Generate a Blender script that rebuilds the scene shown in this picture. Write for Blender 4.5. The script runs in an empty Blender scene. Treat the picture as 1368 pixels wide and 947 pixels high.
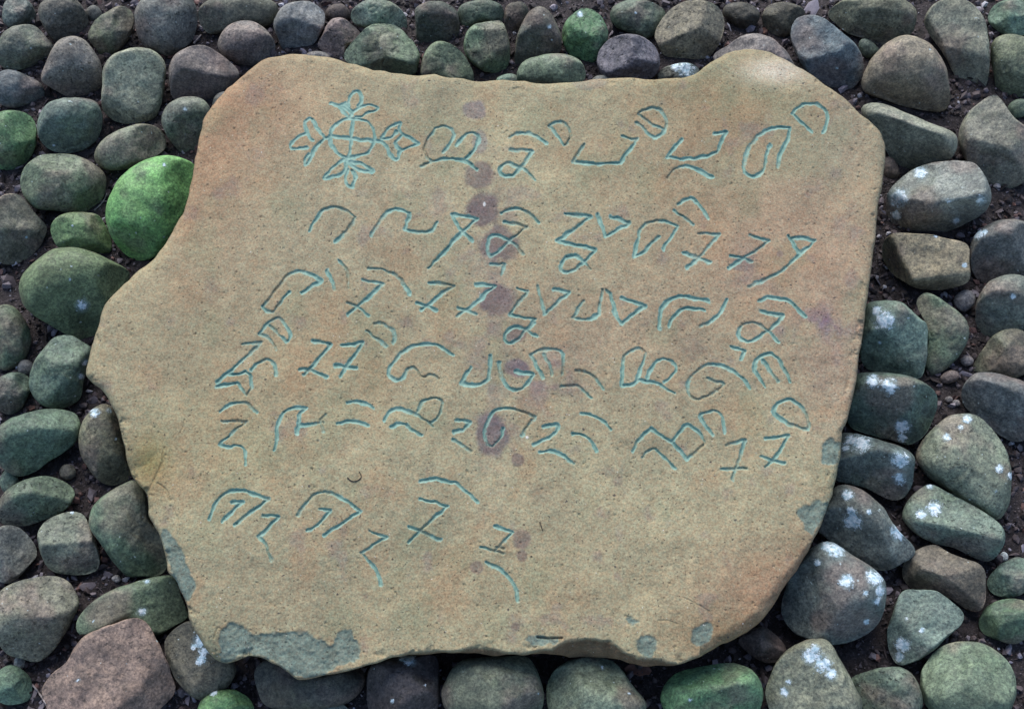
import bpy, math, random
import numpy as np
from mathutils import Vector
random.seed(7)
rng = np.random.default_rng(11)
sc = bpy.context.scene
COL = sc.collection

# ------------------------------------------------------------------ settings
SUN_EL_DEG, SUN_AZ_DEG, SUN_STR, SUN_ANG = 44, -16, 1.5, 55
SKY_STR = 0.085
EXPOSURE = 1.24
STONE_GAIN = 1.15
GROOVE_W, GROOVE_D = 2.4, .0037
PAINT_A, PAINT_B = (.155, .30, .265), (.29, .455, .385)
SLAB_BASE = (154, 145, 117)
CHIP_COL = (108, 123, 115)

# ------------------------------------------------------------------ camera
PITCH = math.radians(62)
CAM_D = 2.1
TARGET = np.array([0.0, 0.0, 0.10])
CAM = TARGET + CAM_D*np.array([0, -math.cos(PITCH), math.sin(PITCH)])
RIGHT = np.array([1.0, 0, 0]); UP = np.array([0, math.sin(PITCH), math.cos(PITCH)])
FWD = np.array([0, math.cos(PITCH), -math.sin(PITCH)])
TANX = 0.89/CAM_D
cd = bpy.data.cameras.new('camera'); cam = bpy.data.objects.new('camera', cd); COL.objects.link(cam)
cam.location = CAM; cam.rotation_euler = (math.radians(90)-PITCH, 0, 0)
cd.sensor_width = 36; cd.lens = 18/TANX; cd.clip_end = 200; cd.clip_start = 0.05
sc.camera = cam

# ------------------------------------------------------------------ light: open shade, soft light from beyond the slab
SUN_EL, SUN_AZ = math.radians(SUN_EL_DEG), math.radians(SUN_AZ_DEG)   # azimuth clockwise from +Y
w = bpy.data.worlds.new('World'); sc.world = w; w.use_nodes = True
nt = w.node_tree; nt.nodes.clear()
sky = nt.nodes.new('ShaderNodeTexSky'); sky.sky_type = 'NISHITA'; sky.sun_disc = False
sky.sun_elevation = SUN_EL; sky.sun_rotation = SUN_AZ
bg = nt.nodes.new('ShaderNodeBackground'); bg.inputs['Strength'].default_value = SKY_STR
wo = nt.nodes.new('ShaderNodeOutputWorld')
nt.links.new(sky.outputs[0], bg.inputs[0]); nt.links.new(bg.outputs[0], wo.inputs[0])
sd = bpy.data.lights.new('sun', 'SUN'); sd.energy = SUN_STR; sd.angle = math.radians(SUN_ANG); sd.color = (1.0, 0.95, 0.87)
sun = bpy.data.objects.new('sun', sd); COL.objects.link(sun)
sdir = Vector((math.sin(SUN_AZ)*math.cos(SUN_EL), math.cos(SUN_AZ)*math.cos(SUN_EL), math.sin(SUN_EL)))
sun.rotation_euler = sdir.to_track_quat('Z', 'Y').to_euler(); sun.location = sdir*5
vs = sc.view_settings; vs.view_transform = 'Standard'; vs.look = 'None'; vs.gamma = 1; vs.use_curve_mapping = False
vs.exposure = EXPOSURE

# ------------------------------------------------------------------ measured shapes
OUTLINE = [(305,118),(322,103),(340,88),(359,77),(384,73),(405,72),(422,75),(449,80),(469,86),(492,92),(522,97),(551,101),(580,100),(589,102),(613,105),(636,110),(659,108),(686,108),(718,111),(753,111),(782,108),(809,105),(838,104),(867,107),(896,106),(923,102),(929,100),(940,91),(953,82),(970,72),(994,66),(1017,67),(1040,75),(1064,88),(1081,98),(1111,119),(1130,132),(1147,149),(1171,172),(1182,190),(1183,206),(1179,236),(1174,270),(1171,304),(1166,344),(1160,384),(1155,425),(1150,462),(1144,503),(1139,530),(1132,560),(1125,577),(1122,604),(1118,635),(1112,659),(1105,679),(1098,698),(1092,711),(1075,745),(1051,779),(1024,820),(997,843),(970,858),(947,869),(933,877),(916,884),(896,889),(869,890),(849,887),(828,881),(795,877),(761,877),(734,874),(703,874),(677,875),(652,875),(627,872),(601,872),(576,873),(538,876),(515,881),(499,887),(478,892),(434,902),(407,908),(395,906),(382,897),(365,885),(351,879),(331,876),(314,884),(297,884),(284,877),(270,857),(260,843),(253,826),(248,806),(236,779),(225,762),(220,738),(213,715),(203,698),(198,679),(196,662),(189,652),(179,639),(172,622),(165,591),(159,564),(149,541),(138,522),(125,512),(116,503),(115,493),(118,479),(123,462),(132,435),(138,415),(145,401),(162,384),(182,364),(203,349),(216,332),(230,309),(241,290),(250,271),(258,227),(263,200),(270,172),(275,155),(287,138)]
EDGE_ROUND = [(130,480,60,10),(230,320,60,8),(290,150,70,10),(1010,840,60,8),(1170,250,80,3),(480,88,80,4),(180,620,40,-4),(600,870,250,-4)]
FACETS = [  # inner rim line, closing points outside, slope, raggedness
 ([(512,884),(525,876),(545,871),(576,868),(596,866),(611,867),(637,862),(657,866),(675,869),(693,872),(716,867),(735,864),(754,853),(781,850.5),(811,855),(835,868),(852,878),(876,880),(902,883)],[(905,900),(700,900),(512,900)],1.7,4),
 ([(165,588),(190,597),(212,596),(219,602),(217,628),(204,651),(196,664)],[(180,668),(140,600)],.42,3),
 ([(968,88),(985,101),(1008,112),(1030,118),(1048,128),(1062,124),(1085,112)],[(1090,90),(1040,50),(960,50),(950,80)],.8,4),
 ([(1104,688),(1088,712),(1066,740),(1038,778),(1010,812),(972,838),(938,858)],[(940,900),(1060,860),(1150,690)],.8,6),
 ([(262,830),(300,850),(345,868),(395,892),(430,894),(470,882)],[(470,920),(240,920)],.5,5),
]
CHIPS = [
 [(216,708),(230,714),(243,738),(256,765),(262,786),(253,801),(243,796),(233,776),(223,748),(219,730)],
 [(290,851),(304,834),(317,830),(332,843),(355,847),(378,843),(405,844),(420,850),(432,856),(440,862),(452,848),(468,840),(476,857),(480,871),(474,884),(455,890),(432,899),(408,906),(386,897),(365,883),(350,876),(330,873),(312,881),(296,880)],
 [(1096,615),(1100,595),(1110,587),(1121,592),(1121,613),(1112,622),(1102,620)],
 [(1066,683),(1083,673),(1096,668),(1108,674),(1103,690),(1092,706),(1085,714),(1073,703)],
 [(851,858),(860,850),(873,850),(877,862),(872,876),(862,877),(853,870)],
 [(924,845),(934,837),(948,833),(952,845),(947,857),(935,863),(925,856)],
 [(836,823),(842,820),(848,827),(854,832),(848,835),(840,830)],
 [(703,852),(716,849),(734,851),(748,853),(738,860),(722,862),(708,859)],
]
CRACKS = [([(915,798),(930,806),(947,816)],0,1.4,.0013),([(880,829),(893,829),(905,834)],0,1.3,.0013),([(718,850),(732,852),(750,852)],0,2.0,.005),
 ([(211,645),(222,655),(228,668)],0,1.6,.002),([(228,675),(234,685),(239,693)],0,1.3,.0015),([(219,598),(216,618),(206,640),(197,655)],0,1.8,.002),
 ([(240,578),(245,570),(247,560)],0,1.3,.0015),([(285,852),(292,838),(300,845)],0,1.3,.0015),([(455,690),(459,699)],0,1.0,.002)]
HUES = [  # u, v, ru, rv, colour, amount
 (330,140,120,80,(160,128,102),.75),(280,250,65,130,(164,124,94),.7),(190,430,110,110,(144,132,106),.6),(330,330,120,90,(154,142,116),.5),
 (1050,330,150,130,(150,118,100),.6),(980,130,110,60,(140,124,92),.6),(900,230,120,90,(146,124,98),.4),(1120,180,60,70,(142,130,112),.6),
 (1035,96,42,17,(188,178,164),.9),(600,800,300,90,(148,137,108),.6),(1020,790,90,60,(140,106,84),.7),(960,850,70,30,(128,102,72),.7),  # first entry paints the lit upper right facet's brightness into the colour
 (300,600,120,100,(150,138,104),.5),(200,620,30,40,(130,118,70),.8),(800,440,180,90,(146,120,102),.45),(1120,480,60,120,(148,120,106),.5),
 (420,750,160,90,(147,138,112),.5),(520,290,150,90,(150,136,114),.4),(1085,760,40,60,(130,92,72),.6),(430,480,120,70,(156,130,98),.4)]
PUR = (100,86,90)
STAINS = [  # u, v, ru, rv, amount, colour
 (635,147,16,14,.7,(112,106,116)),(641,190,11,16,.4,(98,104,126)),(642,234,22,19,.8,PUR),(646,281,27,26,.82,PUR),(666,326,27,28,.8,PUR),(662,398,25,24,.85,PUR),
 (690,446,14,14,.7,PUR),(691,492,18,14,.75,(96,82,98)),(657,578,23,33,.8,(92,80,94)),(691,614,9,10,.7,PUR),(697,721,13,14,.78,(112,96,92)),(697,742,9,9,.7,(112,96,92)),(637,758,10,9,.7,(112,96,92)),(688,837,7,7,.6,(112,96,92)),(647,273,2.2,3.6,.85,(205,205,205)),(704,584,2.2,2.2,.95,(225,225,222)),
 (990,354,16,9,.6,(104,92,96)),(1042,339,5,5,.5,(104,92,96)),(787,112,24,9,.5,(126,118,112))]
SMEARS = [(1105,430,56,32,.95,(112,92,110)),(1010,360,70,60,.35,(122,104,108)),(1120,300,40,120,.3,(134,116,114)),(1050,440,60,25,.5,(136,118,122)),(735,510,70,60,.7,(122,102,108)),(930,480,30,40,.6,(112,94,98)),(815,600,20,16,.6,(108,96,92)),(1100,480,50,80,.35,(134,110,112)),
 (960,268,70,30,.5,(122,104,78)),(1060,400,60,40,.4,(120,88,72)),(800,125,40,18,.6,(108,100,78)),(655,420,40,330,.55,(116,102,106)),(330,480,60,60,.3,(138,130,112)),(715,660,30,20,.4,(116,94,82))]

GLYPHS = [
 [('c', [(441.1,185.1), (443.1,173.9), (451.2,163.8), (461.4,159.7), (473.5,159.3), (485.7,161.8), (494.8,167.8), (499.9,177), (500.9,187.1), (496.8,196.2), (489.7,204.3), (479.6,209.4), (467.4,211.4), (457.3,208.4), (449.2,202.3), (443.1,194.2), (441.1,185.1)]), ('s', [(440.1,182), (499.9,189.1)]), ('s', [(471.5,159.7), (466.4,211.4)]), ('c', [(465.4,158.7), (460.3,151.6), (454.3,143.5)]), ('s', [(441.1,138.4), (455.3,141.5), (461.4,138.4)]), ('c', [(467.4,156.7), (472.5,148.6), (481.6,142.5), (493.8,139.9), (504.9,143.5), (499.9,148.6), (489.7,152.6), (475.5,156.7)]), ('c', [(465.4,141.5), (467.4,130.3), (472.5,124.3), (478.6,123.2), (482.6,128.3), (483.6,135.4), (477.6,141.5)]), ('c', [(461.4,141.5), (469.5,148.6), (472.5,148.6)]), ('c', [(454.3,142.5), (461.4,145.5), (470.5,153.6)]), ('s', [(440.1,184.1), (433,184.1)]), ('c', [(433,183), (424.9,173.9), (420.8,163.8), (414.7,158.7), (408.6,163.8), (408.6,171.9), (412.7,182), (417.8,188.1)]), ('c', [(407.6,178), (398.5,183), (390.4,191.1), (388.4,197.2), (396.5,199.3), (410.7,197.2)]), ('c', [(433,186.1), (422.8,196.2), (416.8,208.4), (410.7,218.5), (406.6,220.5), (407.6,212.4), (412.7,206.4)]), ('s', [(501.9,188.1), (510,189.1)]), ('c', [(510,184.1), (518.1,173.9), (528.2,165.8), (535.3,165.8), (534.3,172.9), (538.4,180), (548.5,186.1), (559.7,192.2)]), ('c', [(559.7,192.2), (548.5,197.2), (536.4,199.3), (527.2,192.2)]), ('s', [(527.2,192.2), (536.4,181)]), ('c', [(511,189.1), (517.1,198.2), (524.2,210.4), (530.3,212.4), (533.3,204.3), (536.4,199.3)]), ('s', [(510,186.1), (522.2,184.1), (530.3,175.9)]), ('c', [(461.4,212.4), (449.2,220.5), (439.1,229.7), (433,237.8), (443.1,236.8), (453.2,233.7), (460.3,226.6), (463.4,214.5)]), ('c', [(467.4,216.5), (479.6,218.5), (489.7,222.6), (497.8,228.6), (487.7,229.7), (475.5,225.6), (467.4,218.5)]), ('c', [(464.4,226.6), (461.4,236.8), (464.4,246.9), (469.5,250.9), (473.5,244.9), (475.5,234.7), (470.5,228.6)])],
 [('c', [(603.7,171.9), (593.6,167.8), (582.4,172.9), (572.3,186.1), (567.2,200.3), (570.3,211.4), (577.4,216.5), (590.5,213.4), (604.7,212.4), (618.9,214.5)]), ('c', [(603.7,171.9), (605.7,182), (600.7,192.2), (591.6,204.3)]), ('c', [(609.8,194.2), (618.9,183), (630.1,177), (638.2,182), (638.2,192.2), (631.1,204.3), (622,213.4)]), ('s', [(622,215.5), (637.2,226.6)]), ('s', [(577.4,216.5), (562.2,223.6)])],
 [('c', [(680.7,184.1), (691.9,178.4), (704.1,178), (718.2,184.1), (729.4,192.2)]), ('s', [(681.8,200.3), (712.2,202.3), (694.9,224.6)]), ('c', [(694.9,224.6), (685.8,234.7), (673.6,234.7), (668.6,228.6), (671.6,220.5), (679.7,217.5), (689.9,221.6), (700,226.6), (710.1,234.7), (714.2,240.8)])],
 [('c', [(733.4,168.9), (742.6,163.8), (752.7,164.8), (760.8,171.9), (761.8,182), (758.8,191.1), (753.7,194.2)]), ('s', [(733.4,168.9), (753.7,194.2)])],
 [('s', [(780.5,194.2), (764.3,216.5), (796.8,219.5), (829.2,217.5), (850.5,187.1), (831.2,183)])],
 [('c', [(853.5,153.6), (861.6,146.6), (871.8,143.9), (881.9,147.6), (889,156.7), (891,167.8), (885.9,178), (875.8,184.1)]), ('s', [(853.5,153.6), (869.7,165.8), (885.9,172.9)]), ('s', [(850.5,164.8), (867.7,180), (875.8,184.1)])],
 [('s', [(910.3,187.1), (890,209.4)]), ('c', [(890,209.4), (912.3,212.4), (934.6,210.4), (956.9,204.3)]), ('s', [(956.9,204.3), (970.1,175.9), (954.9,179)]), ('c', [(891,236.8), (900.1,226.6), (912.3,221.6), (924.5,224.6), (936.6,230.7), (951.8,236.8)])],
 [('c', [(1056.1,171.9), (1041.9,169.9), (1027.7,172.9), (1013.5,182), (1001.4,196.2), (995.3,212.4), (993.2,226.6), (999.3,234.7), (1009.5,234.7), (1019.6,226.6), (1022.6,214.5), (1025.7,200.3), (1029.7,195.2)]), ('s', [(1056.1,171.9), (1053,186.1), (1045.9,198.2), (1041.9,210.4), (1039.9,222.6)])],
 [('c', [(1058.1,152.6), (1066.2,143.5), (1078.4,139.5), (1092.6,140.5), (1102.7,147.6), (1105.7,159.7), (1102.7,171.9), (1099.7,178)]), ('s', [(1058.1,152.6), (1084.5,177)])],
 [('c', [(413,308.6), (421.1,294.5), (431.2,281.3), (447.4,277.2), (461.6,281.3), (474.8,290.4)]), ('s', [(474.8,290.4), (465.7,306.6), (447.4,323.9)])],
 [('c', [(495.1,314.7), (506.2,298.5), (516.4,284.3), (528.5,280.3), (547.8,284.3)]), ('s', [(547.8,284.3), (540.7,305.6)]), ('c', [(540.7,305.6), (552.8,309.7), (565,310.7), (577.2,308.6), (584.3,297.5)])],
 [('s', [(603.9,286.4), (637.3,291.4), (617,310.7), (572.4,358.3)]), ('s', [(603.9,286.4), (617,310.7), (631.2,321.8)])],
 [('c', [(669.7,285.3), (681.9,280.3), (696.1,281.3), (708.2,287.4), (719.4,297.5)]), ('s', [(673.8,296.5), (704.2,302.6), (682.9,320.8)]), ('c', [(682.9,320.8), (669.7,333), (657.6,341.1), (651.5,337), (651.5,324.9), (655.5,316.8), (665.7,314.7), (677.8,319.8), (690,329.9), (699.1,340.1)]), ('s', [(655.5,352.2), (673.8,353.6), (669.7,367.4)])],
 [('s', [(755.5,285.3), (788.9,289.4), (745.3,321.8), (796,334), (780.8,350.2)]), ('c', [(780.8,350.2), (770.7,359.3), (758.5,364.4), (749.4,361.4), (749.4,353.2), (756.5,344.1), (766.6,342.1), (776.8,347.2), (787.9,360.3)])],
 [('s', [(798,286.4), (809.2,316.8), (841.6,298.5), (816.3,289.4)])],
 [('c', [(905.5,301.6), (892.3,297.5), (878.1,294.5), (863.9,298.5), (855.8,306.6), (851.8,320.8), (845.7,343.1)]), ('c', [(845.7,343.1), (857.8,338), (870,326.9), (880.1,315.7)]), ('s', [(905.5,301.6), (896.4,316.8), (886.2,333)])],
 [('c', [(905.5,272.2), (916.6,266.1), (924.7,266.1), (934.9,275.2), (946,292.4)]), ('s', [(901.4,282.3), (926.8,300.5)])],
 [('s', [(933,313.1), (961.4,313.1), (933,345.1), (917.8,357.3)]), ('s', [(913.7,338), (949.2,350.2)])],
 [('s', [(1001.9,314.7), (1027.2,322.8), (1001.9,339.1), (973.5,358.3)]), ('s', [(975.5,342.1), (989.7,345.1), (1003.9,350.2)])],
 [('s', [(1053.6,314.7), (1067.8,339.1)]), ('c', [(1057.6,318.8), (1072.8,318.4), (1088,322.8)]), ('s', [(1088,322.8), (1067.8,340.1)]), ('c', [(1067.8,340.1), (1050.5,357.3), (1028.2,370.5), (1001.9,382.6)])],
 [('c', [(429.2,374.5), (415,367.4), (398.8,363.8), (384.6,367.4), (374.5,379.6), (362.3,395.8), (351.1,409)]), ('s', [(351.1,409), (355.2,415.1), (365.3,416.1), (386.6,389.7)]), ('s', [(429.2,374.5), (402.8,391.8)])],
 [('c', [(437.3,361.4), (443.4,373.5), (446.4,385.7)]), ('c', [(453.5,347.2), (461.6,359.3), (464.7,373.5), (465.7,385.7)])],
 [('c', [(491,359.3), (506.2,358.9), (520.4,363.4), (532.6,371.5), (540.7,381.6), (546.8,393.8)]), ('s', [(483.9,373.5), (512.3,379.6), (479.9,408), (464.7,420.1)]), ('s', [(464.7,404.9), (479.9,411), (493,422.2)])],
 [('s', [(573.4,377.6), (605.9,381.6), (570.4,409), (562.3,414.1)]), ('s', [(557.2,403.9), (570.4,409), (582.6,415.1)])],
 [('s', [(636.3,379.6), (662.6,381.6), (627.2,411), (612,422.2)]), ('s', [(612,412), (625.1,415.1), (636.3,419.1)])],
 [('s', [(690,385.7), (705.2,389.7), (679.9,421.1), (714.3,427.2), (702.2,440.4)]), ('s', [(713.4,432), (702.2,440.1)]), ('c', [(702.2,440.1), (693.1,452.3), (683,458.4), (675.9,455.3), (674.9,446.2), (680.9,439.1), (691.1,437.1), (703.2,441.1), (717.4,449.3)])],
 [('s', [(718.4,383.6), (727.5,419.1), (760.9,390.7), (740.7,385.7)])],
 [('s', [(779.8,401.9), (765.6,425.2)]), ('c', [(765.6,425.2), (784.9,426.2), (801.1,420.1)]), ('s', [(801.1,420.1), (804.1,385.7)])],
 [('c', [(809.2,386.7), (815.3,393.8), (819.3,405.9), (823.4,422.2), (829.5,432.3)]), ('s', [(829.5,432.3), (861.9,409), (830.5,397.8)])],
 [('c', [(947.2,402.9), (930.9,398.9), (912.7,396.2), (896.5,399.9), (885.3,410), (881.3,422.2), (881.3,438.4)]), ('c', [(941.1,415.1), (928.9,413), (916.8,411), (906.6,417.1), (898.5,426.2), (893.4,436.4)])],
 [('c', [(970.5,399.9), (965.4,414.1), (955.3,426.2), (935,436.4)])],
 [('c', [(1013,400.9), (1026.2,398.2), (1040.4,399.5), (1054.6,401.9), (1064.7,412), (1075.9,423.2)]), ('s', [(1016.1,415.1), (1045.5,422.2), (1028.2,440.4)]), ('c', [(1028.2,440.4), (1014.1,450.5), (999.9,455.6), (989.7,452.6), (986.7,444.5), (991.8,434.3), (1003.9,431.3), (1018.1,436.4), (1028.2,444.5), (1040.4,456.6)])],
 [('s', [(322.7,460.8), (349.1,457.8), (310.5,493.2), (289.3,510.5)]), ('c', [(289.3,516.6), (302.4,513.5), (316.6,511.5), (322.7,519.6), (328.8,527.7), (334.9,517.6), (334.9,503.4), (328.8,496.3)]), ('s', [(328.8,496.3), (318.6,499.3), (306.5,499.3)]), ('c', [(334.9,494.3), (345,484.1), (357.2,481.1), (366.3,487.2), (368.3,501.4)])],
 [('c', [(346,445.6), (357.2,432.4), (371.4,425.3), (381.5,433.4), (386.6,444.6), (386.6,453.7), (381.5,456.8)]), ('s', [(381.5,456.8), (371.4,444.6), (361.2,434.5)]), ('c', [(346,445.6), (359.2,452.7), (368.3,466.9)])],
 [('s', [(418,455.7), (441.3,459.8), (417,491.2), (405.8,500.3)]), ('s', [(401.8,493.2), (415.9,495.3), (436.2,503.4)])],
 [('s', [(457.5,460.8), (485.9,457.8), (464.6,487.2), (455.5,503.4)]), ('s', [(448.4,488.2), (464.6,491.2), (476.8,492.2)])],
 [('c', [(500.7,432), (512.8,433), (523,440.1), (527,452.3), (525,458.4)]), ('s', [(489.5,442.2), (515.9,463.4)])],
 [('c', [(605.1,474.6), (591.9,464.5), (575.7,460), (559.5,460.4), (543.2,467.5), (531.1,478.6), (520.9,492.8), (520.9,503), (531.1,508), (539.2,505), (543.2,494.9), (551.4,491.8), (557.4,494.9), (565.5,503), (575.7,500.9), (586.8,506)])],
 [('s', [(628.2,489.8), (616.1,511.1)]), ('c', [(616.1,511.1), (628.2,515.1), (642.4,513.1), (651.6,505), (654.6,488.8), (655.6,474.6)])],
 [('c', [(666.8,484.7), (668.8,496.9), (672.8,509.1), (680.9,519.2), (691.1,521.2), (701.2,515.1), (712.4,502)]), ('s', [(712.4,499.9), (689.1,495.9)])],
 [('s', [(708.3,473.6), (725.5,505)]), ('c', [(708.3,473.6), (721.5,468.5), (735.7,466.5), (749.9,470.5), (752.9,482.7), (751.9,498.9)]), ('s', [(725.5,472.6), (734.7,488.8), (737.7,500.9)])],
 [('c', [(770.1,495.9), (784.3,497.9), (796.5,506), (805.6,519.2)]), ('c', [(749.9,516.1), (768.1,515.1), (778.2,520.2), (789.4,531.4)])],
 [('s', [(829.5,515.7), (833.6,475.2)]), ('c', [(833.6,475.2), (842.7,469.1), (852.8,466.1), (860.9,470.1), (859.9,482.3), (854.9,494.5), (850.8,507.6)]), ('c', [(829.5,515.7), (840.7,513.7), (852.8,508.6), (863,508.6), (877.2,511.7), (889.3,517.8), (901.5,525.9)]), ('c', [(865,503.6), (869.1,492.4), (877.2,482.3), (887.3,479.3), (897.4,483.3), (903.5,492.4), (897.4,502.6), (887.3,509.7)])],
 [('c', [(1001.8,518.8), (992.7,507.6), (980.5,497.5), (966.4,489.4), (952.2,486.4), (938,490.4), (925.8,500.5), (918.7,512.7), (919.7,524.9), (929.9,533), (942,529.9), (956.2,521.8), (967.4,512.7)]), ('s', [(967.4,512.7), (945.1,505.6)])],
 [('s', [(976.3,463.3), (995.5,468.4), (989.5,480.5)])],
 [('c', [(1020.9,517), (1013.8,504.9), (1007.7,494.7), (1009.7,483.6), (1017.8,475.5), (1030,472.4), (1040.1,480.5), (1048.2,492.7), (1056.4,508.9)]), ('s', [(1019.9,481.6), (1029,494.7), (1039.1,508.9)])],
 [('c', [(294.5,549.7), (306.6,540.5), (320.8,537.5), (333,539.5), (343.1,550.7)]), ('s', [(296.5,562.8), (329.9,563.2), (292.4,593.2)]), ('c', [(292.4,593.2), (302.6,596.3), (316.8,594.9), (326.9,601.4), (327.9,613.5), (327.9,621.6)])],
 [('c', [(366.4,601.4), (370.5,587.2), (370.5,568.9), (377.6,552.7), (389.7,544.6), (409,544.6)]), ('s', [(409,544.6), (400.9,552.7), (395.8,579.1)]), ('s', [(399.9,567.9), (432.3,564.9)]), ('s', [(436.4,552.7), (428.2,560.8), (432.3,577)])],
 [('c', [(464.7,537.5), (480.9,537.5), (499.2,545.6)]), ('c', [(450.5,564.9), (470.8,562.4), (491.1,567.9)])],
 [('c', [(512.8,561.8), (518.9,550.6), (531.1,545.9), (543.2,549.6), (555.4,553.6), (565.5,559.7), (576.7,568.9)]), ('c', [(558.4,549.6), (565.5,536.4), (577.7,531.4), (589.9,534.4), (590.9,545.5), (583.8,557.7), (573.6,565.8)]), ('c', [(523,569.9), (533.1,564.8), (543.2,567.8), (553.4,575.9), (562.5,582)])],
 [('s', [(609.1,560.7), (628.4,564.8), (620.3,573.9), (606.1,577)]), ('c', [(605.1,587.1), (616.2,594.2), (629.4,603.3)])],
 [('c', [(714.4,558.7), (705.3,569.9), (697.2,581)]), ('c', [(714.4,557.3), (699.2,549.6), (680.9,545.9), (666.8,546.6), (656.6,553.6), (650.5,565.8), (647.5,580), (650.5,592.2), (658.6,595.2), (668.8,586.1), (672.8,573.9)])],
 [('c', [(725.5,569.9), (739.7,566.8), (745.8,571.9), (735.7,583), (713.4,594.2)]), ('c', [(721.5,604.3), (739.7,603.3), (753.9,610.4), (767.1,619.5)])],
 [('c', [(777.2,552.6), (792.4,554.7), (806.6,562.8), (816.8,573.9)]), ('c', [(764.1,579), (778.2,581), (788.4,589.1), (796.5,601.3)])],
 [('c', [(844.7,601.9), (854.9,585.7), (869.1,572.5)]), ('c', [(869.1,572.5), (883.2,581.6), (897.4,589.7)]), ('s', [(897.4,589.7), (917.7,614.1), (942,593.8)]), ('c', [(897.4,589.7), (907.6,576.6), (917.7,568.4), (927.8,572.5), (935.9,582.6), (942,593.8)]), ('c', [(857.9,611), (867,601.9), (877.2,600.9), (887.3,611), (901.5,625.2)])],
 [('c', [(953.2,581.6), (935.9,559.3), (942,551.2), (956.2,549.2), (964.3,557.3), (968.4,577.6)])],
 [('s', [(970.4,595.8), (995.7,587.7), (984.6,620.1), (978.5,640.4)]), ('s', [(962.3,627.2), (997.8,626.2)])],
 [('c', [(1078.6,573.8), (1058.4,567.7), (1040.1,557.6), (1033,549.5), (1038.1,539.3), (1052.3,533.2), (1064.5,537.3), (1074.6,549.5), (1080.7,565.7), (1078.6,573.8)])],
 [('s', [(1021.9,585.9), (1054.3,580.9), (1035.1,612.3), (1021.9,624.5)]), ('s', [(1016.8,609.3), (1030,615.3), (1048.2,618.4)])],
 [('c', [(279.3,693.1), (286.4,674.9), (296.5,661.7), (310.7,655), (326.9,656.2), (359.3,666.8)]), ('s', [(359.3,666.8), (313.7,700.2)]), ('s', [(310.7,669.8), (323.9,669.8), (296.5,697.2)])],
 [('s', [(351.2,688), (373.5,691.1), (346.1,716.4)]), ('c', [(346.1,716.4), (355.3,729.6), (363.4,747.8)])],
 [('c', [(397.8,688), (408,672.8), (422.2,659.7), (436.4,657.6), (450.5,662.7), (466.8,672.8), (482,683)]), ('s', [(482,683), (432.3,715.4)]), ('s', [(428.2,679.9), (442.4,682)]), ('c', [(442.4,682), (428.2,697.2), (411,709.3)])],
 [('s', [(494.2,709.2), (516.5,716.3), (482,738.6)]), ('c', [(482,738.6), (496.2,753.8), (506.4,770), (509.4,782.2)])],
 [('c', [(562.1,643.3), (575.3,640.3), (593.5,641.3), (609.7,646.4), (623.9,657.5), (638.1,670.7)]), ('s', [(561.1,666.6), (597.6,675.7), (561.1,709.2), (544.9,724.4)]), ('s', [(546.9,703.1), (563.1,709.2), (588.4,721.4)])],
 [('s', [(660.4,702.1), (684.7,711.2), (662.4,733.5)]), ('s', [(642.2,730.5), (672.6,739.6)]), ('s', [(662.4,730.5), (672.6,732.5)]), ('c', [(650.3,751.8), (666.5,759.9), (680.7,772), (688.8,788.2), (691.8,802.4)])]]

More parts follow.
